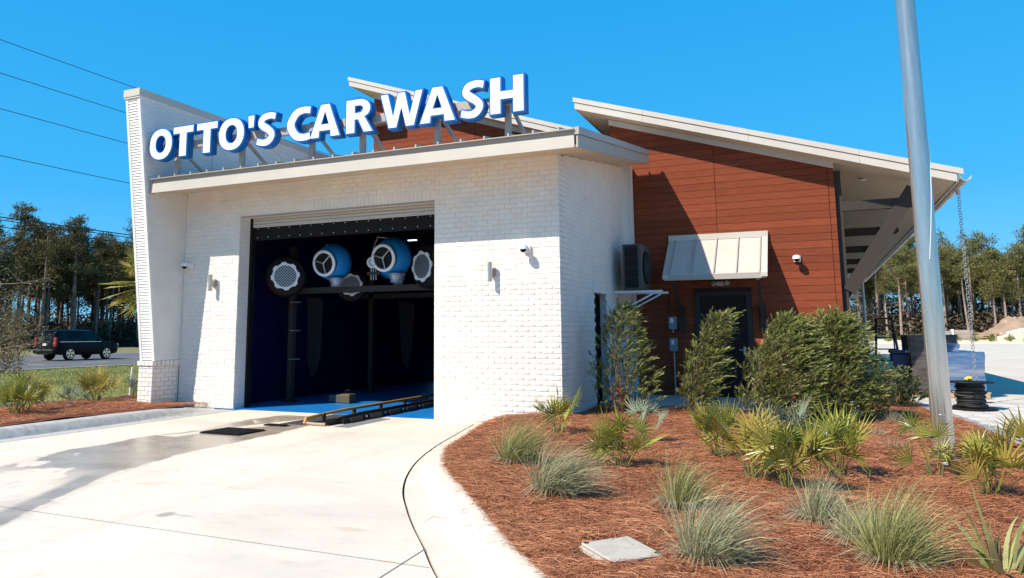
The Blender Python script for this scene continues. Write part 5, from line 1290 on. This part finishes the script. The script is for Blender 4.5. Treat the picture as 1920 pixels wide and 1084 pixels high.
grass_clump(-1.02, 6.05, .11, 950, .50, .13, (.30, .1), M_grassg, 'narrow upright green grass clump behind the biggest front one', seed=3)
grass_clump(-.66, 4.72, .11, 1700, .54, .22, (.45, .05), M_grassb, 'large grass clump at the bottom edge right of the square lid', seed=4)
grass_clump(-.06, 5.95, .11, 1100, .42, .15, (.22, .1), M_grassb, 'bluish upright grass clump in front of the central palmettos', seed=5)
grass_clump(.32, 5.08, .11, 1800, .54, .22, (.30, .1), M_grassg, 'large green grass clump at the bottom edge right of centre', seed=6)
grass_clump(.16, 5.55, .11, 700, .35, .2, (.2, 0), M_grassb, 'low dark grass tuft between the bluish clump and the large green one', seed=7)
grass_clump(.86, 5.15, .11, 34, .62, .14, (.18, .0), M_grassg, 'broad bladed iris like plant in the bottom right corner', name='iris_plant', w=.030, seed=8, cat='plant', group=None, spread=.8)
for i, (x, y, s, lab) in enumerate(((.72, 9.95, .22, 'dry tuft just left of the flagpole'), (1.05, 11.6, .22, 'dry tuft behind the flagpole in front of the small bush'), (1.62, 10.2, .24, 'dry tuft right of the flagpole before the pavers'), (.95, 12.8, .25, 'dry tuft beside the broad shrub shadow'), (.60, 11.2, .2, 'smallest dry tuft in the shade of the broad shrub'), (1.25, 14.0, .2, 'dry tuft near the small round bush'))):
    grass_clump(x, y, .11, 420, s, .20, (.1, 0), M_dry, lab, name='dry_grass_tuft', seed=20 + i, cat='grass tuft', group='dry tufts in the straw', spread=1.0)

# yew-like shrubs: wind swept plumes of narrow leaves
def shrub(x, y, z, h, w, lab, seed, wind=(.4, 0), nst=9, ntw=620, name='shrub', m=M_yew, leafl=.070, leafw=.0085, lean=(0, 0), dens=16, brown=0, top_sparse=.0, shape=1.0, prof=None):
    g = np.random.default_rng(seed); t = thing(name, (x, y, z), lab, 'shrub', 'tall shrubs before the plank wall' if name == 'shrub' else None)
    mb = MB(); stems = []
    for i in range(nst):
        a = g.uniform(0, 6.28); r = w * .5 * g.uniform(.25, .85); hh = h * g.uniform(.72, 1.0)
        p = [(0.04 * math.cos(a), .04 * math.sin(a), 0)]
        for k in (.3, .6, .85, 1.0):
            p.append((lean[0] * k ** 1.6 * h + r * math.cos(a) * k ** .8 + g.normal(0, .02), lean[1] * k * h + r * math.sin(a) * k ** .8 + g.normal(0, .02), hh * k))
        stems.append(np.array(p)); mb.tube(p, [.016, .013, .010, .007, .003], 5)
    obj('stem', mb, M_twig, parent=t, world=False, smooth=True)
    # twig origins inside an uneven envelope
    o = []; d = []
    ph = g.uniform(0, 6.28, 6)
    while len(o) < ntw:
        u = g.random() ** .9; zz = h * (.04 + .93 * u)
        rad_ = .5 * w * (prof(u) if prof else (math.sin(math.pi * min(1, .18 + .80 * u) ** shape) ** .8 * 1.05))
        a = g.uniform(0, 6.28); lump = 1 + .22 * math.sin(3 * a + ph[0] + 5 * u) + .18 * math.sin(5 * a + ph[1] - 9 * u) + .10 * math.sin(11 * u + ph[2])
        rr = rad_ * lump * g.random() ** .42
        o.append((lean[0] * u ** 1.6 * h + rr * math.cos(a), lean[1] * u * h + rr * math.sin(a), zz)); d.append((math.cos(a) * (.5 + .5 * rr / max(rad_, .01)), math.sin(a) * .6, .75))
    o = np.array(o); d = unit(np.array(d) + np.array([wind[0], wind[1], 0.0]) + g.normal(0, .42, (ntw, 3)))
    L = g.uniform(.11, .23, ntw)
    n = ntw * dens; s_ = np.tile((np.arange(dens) + .5) / dens, ntw); ti = np.repeat(np.arange(ntw), dens)
    curl = np.array([wind[0], wind[1], .0]) * .5
    base = o[ti] + d[ti] * (L[ti] * s_)[:, None] + curl * (L[ti] * s_ ** 2)[:, None] * .6
    sd = unit(g.normal(0, 1, (n, 3))); ld = unit(d[ti] * (.8 + .8 * s_[:, None]) + sd * .58 + curl * s_[:, None])
    ll = leafl * g.uniform(.7, 1.2, n) * (1.1 - .3 * s_)
    P = np.stack([base, base + ld * (ll * .55)[:, None], base + ld * ll[:, None] + np.array([0, 0, -1]) * (ll * .08)[:, None]], 1)
    V, F = ribbons(P, np.full(n, leafw) * g.uniform(.8, 1.3, n), unit(np.cross(ld, g.normal(0, 1, (n, 3)))), np.array([.5, 1, .15]))
    tw = np.clip(g.normal(.42, .18, ntw), 0, 1)
    r = np.repeat(np.clip(tw[ti] + .42 * (s_ - .55) + g.normal(0, .09, n), 0, 1), 6)
    obj('foliage', npmesh('foliage', V, F, m, r), None, parent=t, world=False, fix=False)
    # twig lines
    P = np.stack([o - d * .08, o + d * L[:, None] * .9], 1); V, F = ribbons(P, np.full(ntw, .004), unit(np.cross(d, g.normal(0, 1, (ntw, 3)))), np.array([1, .5]))
    obj('twigs', npmesh('twigs', V, F, M_twig), None, parent=t, world=False, fix=False)
    if brown:
        n = 260; c = g.normal(0, 1, (n, 3)) * np.array([.07, .07, .17]) + np.array([-.05, -.22, .32]); dd = unit(g.normal(0, 1, (n, 3)) + np.array([0, 0, .4]))
        P = np.stack([c, c + dd * .03, c + dd * .06], 1); V, F = ribbons(P, np.full(n, .012), unit(np.cross(dd, g.normal(0, 1, (n, 3)))), np.array([.5, 1, .15]))
        obj('dead_leaves', npmesh('dead_leaves', V, F, M_brownl, np.repeat(g.random(n), 6)), None, parent=t, world=False, fix=False)
    return t
shrub(-2.92, 12.6, .10, 1.80, .98, 'leftmost tall shrub, sparse with brown dead twigs at its foot', 31, wind=(.35, 0), ntw=560, brown=1, nst=10, prof=lambda u: (.75 + .25 * math.sin(3 * u)) * (1 - u ** 2 * .8))
shrub(-1.80, 12.75, .10, 1.62, .66, 'second tall shrub, narrow and leaning to the right in front of the door', 32, wind=(.75, 0), ntw=700, lean=(.26, 0), nst=7, prof=lambda u: .80 - .2 * abs(u - .45) - .48 * max(0, u - .3))
shrub(-.50, 12.6, .10, 1.54, 1.26, 'broad bushy shrub swept to the right beside the awning', 33, wind=(.85, 0), ntw=2000, lean=(.10, 0), nst=10, prof=lambda u: (.98 - .1 * u) * math.sqrt(max(.03, 1 - u ** 2.2)))
shrub(.26, 12.95, .10, 1.60, 1.10, 'rightmost large shrub, upright and shaded below', 34, wind=(.35, 0), ntw=1700, nst=10, prof=lambda u: (.98 - .1 * u) * math.sqrt(max(.04, 1 - u ** 2.6)))
shrub(1.22, 15.6, .10, .66, .72, 'small round leaved bush by the pavers behind the flagpole', 35, wind=(0, 0), ntw=300, m=M_privet, leafl=.05, leafw=.026, dens=9, name='round_bush', nst=6, prof=lambda u: math.sin(math.pi * min(.98, .2 + .75 * u)))

# cabbage palm behind the wing wall
t = thing('cabbage_palm', (-16.5, 15.25, 0), 'cabbage palm whose fronds stick out behind the wing wall', 'palm tree')
obj('trunk', MB().tube([(-16.5, 15.25, -.1), (-16.48, 15.23, 1.3), (-16.5, 15.25, 2.7)], [.20, .17, .16], 14), M_bark, parent=t, smooth=True)
pl = [leaf_mesh(60 + i, m, nseg=26, spread=210, L=.85, w=.05, pet=.75, droop=.55) for i, m in enumerate((M_palmo, M_palm, M_palmo))]
R_ = random.Random(8)
for i in range(26):
    a = 2 * math.pi * i / 26 + R_.uniform(-.1, .1); tl = rad(R_.choice((35, 60, 85, 110, 125)) + R_.uniform(-8, 8))
    d = Vector((math.cos(a) * math.sin(tl), math.sin(a) * math.sin(tl), math.cos(tl)))
    o = bpy.data.objects.new('frond', pl[i % 3]); link(o); o.parent = t; o.location = (0, 0, 2.72); o.rotation_euler = d.to_track_quat('Z', 'Y').to_euler()

# small oak at the left edge
def branching_tree(name, loc, h, r, lab, seed, nleaf, leaf, barkm, leafm, low=.35, grp=None, trunk_r=.06, cat='tree'):
    g = np.random.default_rng(seed); t = thing(name, loc, lab, cat, grp); mb = MB(); tips = []
    def grow(p, d, L, rr, depth):
        pts = [p]; q = p; dd = d
        for k in range(3): dd = unit(dd + g.normal(0, .16, 3)); q = q + dd * L / 3; pts.append(q)
        mb.tube([tuple(a) for a in pts], [rr, rr * .85, rr * .72, rr * .6], 6 if depth < 2 else 4, cap=False)
        if depth >= 2: tips.extend(pts[1:])
        if depth < 5:
            for _ in range(3 if depth else 6):
                nd = unit(dd * .7 + g.normal(0, .75, 3) * np.array([1, 1, .55]) + np.array([0, 0, .12])); grow(pts[g.integers(1, 4)], nd, L * g.uniform(.58, .82), rr * .52, depth + 1)
    grow(np.array([0, 0, -.05]), np.array([0, 0, 1.]), h * low, trunk_r, 0)
    obj('trunk', mb, barkm, parent=t, world=False, smooth=True)
    tips = np.array(tips); c = tips[g.integers(0, len(tips), nleaf)] + g.normal(0, .09, (nleaf, 3)); dd = unit(g.normal(0, 1, (nleaf, 3)))
    P = np.stack([c, c + dd * leaf * .5, c + dd * leaf], 1); V, F = ribbons(P, np.full(nleaf, leaf * .42), unit(np.cross(dd, g.normal(0, 1, (nleaf, 3)))), np.array([.4, 1, .2]))
    obj('crown', npmesh('crown', V, F, leafm, np.repeat(g.random(nleaf), 6)), None, parent=t, world=False, fix=False); return t
branching_tree('small_oak', (-14.75, 9.65, -.02), 3.3, 1.6, 'young small leaved oak with pale bare twigs at the left edge of the lawn', 4, 12000, .05, M_twigl, M_oak, low=.42)

# ------------------------------------------------------------------ pine woods
def pine_meshes(seed, h, cb, cr, bark, needle, ntuft):
    g = np.random.default_rng(seed); mb = MB(); bx0 = g.normal(0, .25, 2); R0 = .09 + h * .009
    def cx(z): u = z / h; return np.array([bx0[0] * math.sin(3 * u) * u, bx0[1] * math.sin(2.5 * u) * u, z])
    zs = np.linspace(-.2, h, 9); mb.tube([tuple(cx(z)) for z in zs], [R0 * (1 - .82 * max(z, 0) / h) for z in zs], 7)
    C = []
    nb = int(26 * (1 if cb < .7 else .5))
    for i in range(nb):
        u = (i + g.random()) / nb; z = h * (cb + (1 - cb) * u * .97); L = cr * (1 - .62 * u ** 1.6) * g.uniform(.55, 1.15); a = g.uniform(0, 6.28)
        p = cx(z); d = np.array([math.cos(a), math.sin(a), g.uniform(-.05, .45)]); e = p + d * L
        mb.tube([tuple(p), tuple(p + d * L * .55 + np.array([0, 0, -.05])), tuple(e)], [.05, .03, .012], 4, cap=False)
        for _ in range(6): C.append(p + d * L * g.uniform(.45, 1.05) + g.normal(0, .28, 3))
    for i in range(7):   # dead stubs below the crown
        z = h * g.uniform(.2, cb + .05); a = g.uniform(0, 6.28); p = cx(z); mb.tube([tuple(p), tuple(p + np.array([math.cos(a), math.sin(a), g.uniform(-.2, .3)]) * g.uniform(.4, 1.3))], [.025, .008], 3, cap=False)
    C.append(cx(h)); C = np.array(C)
    n = ntuft; ci = g.integers(0, len(C), n); sc = .22
    c = C[ci] + g.normal(0, 1, (n, 3)) * np.array([sc, sc, sc * .6]); dd = unit((c - C[ci]) * 1.2 + np.array([0, 0, .5]) + g.normal(0, .4, (n, 3)))
    P = np.stack([c, c + dd * .26], 1); V, F = ribbons(P, g.uniform(.05, .10, n), unit(np.cross(dd, g.normal(0, 1, (n, 3)))), np.array([.5, 1]))
    rnd = np.clip(np.repeat(g.random(len(C))[ci] * .6 + g.random(n) * .4, 4), 0, 1)
    tm = bpy.data.meshes.new('trunk'); tm.from_pydata(mb.v, [], mb.f); tm.materials.append(bark); tm.shade_smooth()
    return tm, npmesh('crown', V, F, needle, rnd)
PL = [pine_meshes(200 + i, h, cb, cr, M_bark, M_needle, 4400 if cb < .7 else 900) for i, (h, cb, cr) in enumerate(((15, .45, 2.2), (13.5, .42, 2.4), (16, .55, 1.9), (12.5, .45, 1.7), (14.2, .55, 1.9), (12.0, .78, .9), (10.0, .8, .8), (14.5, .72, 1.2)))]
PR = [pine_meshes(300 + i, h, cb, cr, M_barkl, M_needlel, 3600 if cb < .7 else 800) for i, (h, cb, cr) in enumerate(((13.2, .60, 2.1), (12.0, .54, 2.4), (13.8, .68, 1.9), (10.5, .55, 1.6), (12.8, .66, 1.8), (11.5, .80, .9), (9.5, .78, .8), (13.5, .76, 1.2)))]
def forest(spots, meshes, lab, group, seed, front=None):
    R = random.Random(seed)
    for i, (x, y, z) in enumerate(spots):
        f_ = front and front[0](x, y)
        t = thing('pine_tree', (x, y, z), front[1] if f_ else lab, 'pine tree', front[2] if f_ else group, rz=R.uniform(0, 6.28)); s = R.uniform(.84, 1.10); t.scale = (s, s, s * R.uniform(.74, 1.04))
        tm, cm = meshes[R.randrange(len(meshes))]
        for nm, me in (('trunk', tm), ('crown', cm)): o = bpy.data.objects.new(nm, me); link(o); o.parent = t
R_ = random.Random(77)
spots = []
for row in range(6):
    q = 38.0
    while q < 132:
        dense = 40 < q < 82
        spots.append((-71.5 - row * 3.6 + R_.uniform(-1.4, 1.4), q + R_.uniform(-.9, .9), -.05)); q += (1.9 if dense else 6.5) * R_.uniform(.75, 1.3)
forest(spots, PL, 'tall dark pine deeper in the wood across the road', 'pines across the road on the left', 5, (lambda x, y: x > -73.2, 'pine at the edge of the wood facing the road, its whole trunk in view', 'edge pines facing the road'))
spots = []
for row in range(7):
    q = -14.0
    while q < 46:
        dense = 2 < q < 30
        spots.append((q + R_.uniform(-.9, .9), 103 + row * 3.6 + R_.uniform(-1.3, 1.3), .05)); q += (1.8 if dense else 6.0) * R_.uniform(.75, 1.3)
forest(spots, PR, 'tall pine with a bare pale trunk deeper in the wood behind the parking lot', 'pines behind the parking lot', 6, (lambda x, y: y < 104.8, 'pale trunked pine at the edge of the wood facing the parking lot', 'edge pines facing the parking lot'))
def undergrowth(n, box, hmax, name, lab, seed, m=M_under, base=0):
    g = np.random.default_rng(seed); x = g.uniform(box[0], box[1], n); y = g.uniform(box[2], box[3], n)
    zz = base + hmax * g.random(n) ** 1.5 * (.55 + .45 * gn(x, y, .6)); zz = np.maximum(zz, .05)
    c = np.stack([x, y, zz], -1); dd = unit(g.normal(0, 1, (n, 3)) + np.array([0, 0, .4]))
    P = np.stack([c, c + dd * .32], 1); V, F = ribbons(P, g.uniform(.12, .30, n), unit(np.cross(dd, g.normal(0, 1, (n, 3)))), np.array([.6, 1]))
    obj(name, npmesh(name, V, F, m, np.repeat(g.random(n), 4)), None, world=False, fix=False, kind='stuff', label=lab, cat='undergrowth')
undergrowth(80000, (-92, -70, 36, 135), 4.0, 'undergrowth', 'dark tangled undergrowth below the pines across the road', 1)
undergrowth(75000, (-14, 46, 102, 126), 5.5, 'undergrowth', 'brown tangled undergrowth below the pines behind the parking lot', 2, M_under2)
undergrowth(70000, (-30, 60, 127, 133), 11.0, 'undergrowth', 'dense dark thicket deep in the wood behind the parking lot', 3, M_under2)
undergrowth(40000, (-101, -95, 36, 140), 7.5, 'undergrowth', 'dense dark thicket deep in the wood across the road', 4)
g_ = np.random.default_rng(5)
for i, q in enumerate(np.arange(4.0, 24, 1.55)):
    n = 220; c = np.abs(g_.normal(0, 1, (n, 3))) * np.array([0, 0, .28]) + g_.normal(0, 1, (n, 3)) * np.array([.22, .22, .05]); dd = unit(g_.normal(0, 1, (n, 3)) + np.array([0, 0, .6]))
    P = np.stack([c, c + dd * .22], 1); V, F = ribbons(P, np.full(n, .05), unit(np.cross(dd, g_.normal(0, 1, (n, 3)))), np.array([.6, 1]))
    obj('young_shrub', npmesh('young_shrub', V, F, M_yew, np.repeat(g_.random(n), 4)), None, world=False, loc=(float(q), 93.4, .42), fix=False, label='young green shrub in the row along the far kerb', cat='shrub', group='young shrubs along the far kerb')

# ------------------------------------------------------------------ things beyond the parking lot
def heap(name, cx, cy, rx, ry, h, m, lab, seed):
    n = 46; x, y = np.meshgrid(np.linspace(-1, 1, n), np.linspace(-1, 1, n)); r = np.hypot(x, y)
    z = h * np.clip(1 - r, 0, 1) ** .9 * (1 + .22 * gn(x * 3 + seed, y * 3, 1.5)) + .05 * gn(x * 9, y * 9 + seed) * (r < 1)
    V = np.stack([cx + x * rx, cy + y * ry, np.maximum(z, -.1) + .1], -1).reshape(-1, 3); i = np.arange(n - 1)[:, None] * n + np.arange(n - 1)[None, :]
    F = np.stack([i, i + 1, i + n + 1, i + n], -1).reshape(-1, 4)
    obj(name, npmesh(name, V, F, m), None, world=False, fix=False, label=lab, cat='heap')
heap('dirt_heap', 20.4, 100.5, 5.2, 3.2, 3.1, M_dirt, 'tall brown dirt heap before the pines', 1)
heap('dirt_heap', 23.5, 101.0, 4.2, 3.2, 3.3, M_dirt, 'brown dirt heap at the right edge of the picture', 4)
heap('sand_heap', 20.6, 98.2, 4.6, 2.0, 1.9, M_sand, 'pale sand heap in front of the dirt heaps', 2)
t = thing('stone_bench', (13.6, 98.6, .1), 'pinkish stone benches of a pallet yard left of the heaps', 'stones')
for (x0, x1, q, h) in ((11.7, 13.5, 98.4, 1.35), (13.9, 15.7, 98.6, 1.45)):
    for k in range(3): obj('stone_course', MB().box(x0 + .02 * k, x1 - .02 * k, q, q + 1, .1 + k * h / 3, .1 + (k + 1) * h / 3 - .03), M_stone, parent=t)
    obj('end_panel', MB().box(x0 - .25, x0 - .02, q - .05, q + 1.0, .1, h + .15), M_whitep, parent=t)
t = thing('wooden_pallets', (16.6, 98.0, .1), 'wooden pallets and pipe coils left lying before the sand heap', 'pallets')
for k in range(4): obj('pallet_board', MB().box(15.8, 17.9, 97.9, 98.9, .45 + k * .22, .55 + k * .22), M_pallet, parent=t)
for k in range(3):
    c = (17.2 + k * .55, 97.7, .85); obj('coil', MB().tube([(c[0] + .26 * math.cos(a), c[1], c[2] + .30 * math.sin(a)) for a in [2 * math.pi * j / 16 for j in range(17)]], .06, 6, cap=False), M_pallet, parent=t, smooth=True)
obj('white_sheeting', MB().prism([(18.0, .3), (18.6, 1.35), (20.2, 1.2), (19.4, .5)], 'Y', 97.4, 97.9), M_whitep, label='crumpled white sheeting lying against the sand heap', cat='sheeting')
t = thing('covered_stack', (5.4, 98.5, .1), 'low stack under pale green sheeting at the wood edge', 'stack')
obj('sheet', MB().box(2.2, 8.4, 98.2, 99.4, .1, .55), M_mint, parent=t, bevel=.15)
obj('dark_bundle', MB().box(6.0, 7.4, 98.3, 99.2, .551, .95), M_steel, parent=t, bevel=.15)
obj('white_bag', MB().box(2.6, 4.6, 98.0, 99.0, .551, .98), M_whitep, parent=t, bevel=.2)

# ------------------------------------------------------------------ black car on the road
CX, CY = -37.9, 29.75
car = thing('parked_car', (CX, CY, 0), 'black full size four wheel drive car driving along the road past the pines', 'car')
car.name = 'black_car'; car.scale = (.86, .79, .88); car.location = (CX + .6, CY, 0)
def T(x, y, z): return (CX + x, CY + y, z)      # x: across (+ towards camera), y: along (+ forward)
st = [  # y, sill z, belt z, roof z (0 none), half width, roof half width
    (-2.58, .58, 1.05, 1.05, .86, .80), (-2.50, .42, 1.12, 1.72, .98, .72), (-2.30, .36, 1.14, 1.86, 1.01, .74), (-1.6, .34, 1.15, 1.89, 1.02, .76), (-.6, .33, 1.15, 1.89, 1.02, .76), (.3, .33, 1.14, 1.86, 1.02, .75),
    (.75, .33, 1.13, 1.74, 1.02, .73), (1.05, .33, 1.13, 1.50, 1.02, .76), (1.42, .33, 1.13, 1.16, 1.01, .88), (2.0, .34, 1.10, 1.12, 1.0, .90), (2.42, .38, 1.02, 1.05, .97, .86), (2.60, .45, .90, .93, .86, .78)]
vs = []; fs = []; ns = 12
for (y_, s, b, r, hw, rw) in st:
    sec = [(hw * .93, s), (hw, s + .18), (hw + .005, (s + b) / 2 + .1), (hw - .02, b), (rw + .02, max(r - .05, b + .005)), (rw - .12, r)]
    sec = sec + [(-a, c) for a, c in sec[::-1]]
    vs += [T(a, y_, c) for a, c in sec]
for i in range(len(st) - 1):
    for k in range(ns): fs.append((i * ns + k, i * ns + (k + 1) % ns, (i + 1) * ns + (k + 1) % ns, (i + 1) * ns + k))
fs.append(tuple(range(ns))); fs.append(tuple((len(st) - 1) * ns + k for k in range(ns)))
obj('body', MB().add(vs, fs), M_car, parent=car, smooth=True)
def side_win(y0, y1, y2, y3, z0, z1, sx):
    a = .99 if True else 1; f = lambda z: (1.005 - (z - 1.14) / .72 * .235)
    return MB().add([T(sx * f(z0), y0, z0), T(sx * f(z0), y1, z0), T(sx * f(z1), y2, z1), T(sx * f(z1), y3, z1), T(sx * (f(z0) - .03), y0, z0), T(sx * (f(z0) - .03), y1, z0), T(sx * (f(z1) - .03), y2, z1), T(sx * (f(z1) - .03), y3, z1)],
        [(0, 1, 2, 3), (4, 7, 6, 5), (0, 4, 5, 1), (1, 5, 6, 2), (2, 6, 7, 3), (3, 7, 4, 0)])
for sx in (1, -1):
    obj('window', side_win(-2.28, -1.42, -1.46, -2.20, 1.18, 1.76, sx), M_carglass, parent=car)
    obj('window', side_win(-1.30, -.36, -.36, -1.28, 1.18, 1.76, sx), M_carglass, parent=car)
    obj('window', side_win(-.26, .98, .42, -.26, 1.18, 1.74, sx), M_carglass, parent=car)
    obj('window_trim', MB().box(CX + sx * 1.0 - .02, CX + sx * 1.0 + .025, CY - 2.3, CY + 1.0, 1.135, 1.16), M_chrome, parent=car)
    obj('mirror', MB().box(CX + sx * 1.10 - .09, CX + sx * 1.10 + .09, CY + .78, CY + .92, 1.16, 1.34), M_car, parent=car, bevel=.03)
    obj('tail_lamp', MB().box(CX + sx * .90 - .10, CX + sx * .90 + .11, CY - 2.60, CY - 2.44, .88, 1.42), M_tail, parent=car, bevel=.03)
    obj('headlight', MB().box(CX + sx * .80 - .17, CX + sx * .80 + .14, CY + 2.42, CY + 2.59, .82, 1.0), M_lamp, parent=car, bevel=.03)
    for y_ in (-1.45, 1.50):
        w_ = obj('wheel', MB().lathe([(.30, -.13), (.385, -.12), (.40, -.06), (.40, .06), (.385, .12), (.30, .13)], c=(CX + sx * .90, CY + y_, .40), n=28, axis='X'), M_rubber, parent=car, smooth=True)
        sp_ = MB()
        for k in range(5):
            a = rad(72 * k + 90); a2 = Vector((0, math.cos(a), math.sin(a))); b2 = Vector((0, -math.sin(a), math.cos(a)))
            c0 = Vector((CX + sx * 1.035, CY + y_, .40)); sp_.add([tuple(c0 + a2 * .05 + b2 * .045), tuple(c0 + a2 * .05 - b2 * .045), tuple(c0 + a2 * .27 - b2 * .085), tuple(c0 + a2 * .27 + b2 * .085),
                tuple(c0 + Vector((-.04 * sx, 0, 0)) + a2 * .05 + b2 * .045), tuple(c0 + Vector((-.04 * sx, 0, 0)) + a2 * .05 - b2 * .045), tuple(c0 + Vector((-.04 * sx, 0, 0)) + a2 * .27 - b2 * .085), tuple(c0 + Vector((-.04 * sx, 0, 0)) + a2 * .27 + b2 * .085)],
                [(0, 1, 2, 3), (0, 4, 5, 1), (1, 5, 6, 2), (2, 6, 7, 3), (3, 7, 4, 0)])
        sp_.tube([(CX + sx * 1.03, CY + y_ + .285 * math.cos(2 * math.pi * k / 24), .40 + .285 * math.sin(2 * math.pi * k / 24)) for k in range(25)], .022, 6, cap=False)
        obj('rim', sp_, M_chrome, parent=w_)
obj('rear_window', MB().add([T(-.72, -2.545, 1.20), T(.72, -2.545, 1.20), T(.62, -2.49, 1.70), T(-.62, -2.49, 1.70), T(-.72, -2.50, 1.20), T(.72, -2.50, 1.20), T(.62, -2.45, 1.70), T(-.62, -2.45, 1.70)],
    [(0, 1, 2, 3), (4, 7, 6, 5), (0, 4, 5, 1), (1, 5, 6, 2), (2, 6, 7, 3), (3, 7, 4, 0)]), M_carglass, parent=car)
obj('rear_bumper', MB().box(CX - .95, CX + .97, CY - 2.72, CY - 2.45, .45, .68), M_car, parent=car, bevel=.06)
obj('bumper_trim', MB().box(CX - .85, CX + .85, CY - 2.735, CY - 2.70, .655, .69), M_chrome, parent=car)
obj('number_plate', MB().box(CX - .16, CX + .16, CY - 2.62, CY - 2.585, .92, 1.07), mat('plate', (.55, .62, .45), .5), parent=car)
obj('roof_spoiler', MB().box(CX - .7, CX + .7, CY - 2.58, CY - 2.35, 1.78, 1.84), M_car, parent=car, bevel=.02)
for sx in (1, -1): obj('roof_rail', MB().tube([T(sx * .66, -2.1, 1.86), T(sx * .66, -2.0, 1.93), T(sx * .66, .1, 1.93), T(sx * .66, .2, 1.86)], .018, 6), M_black, parent=car, smooth=True)
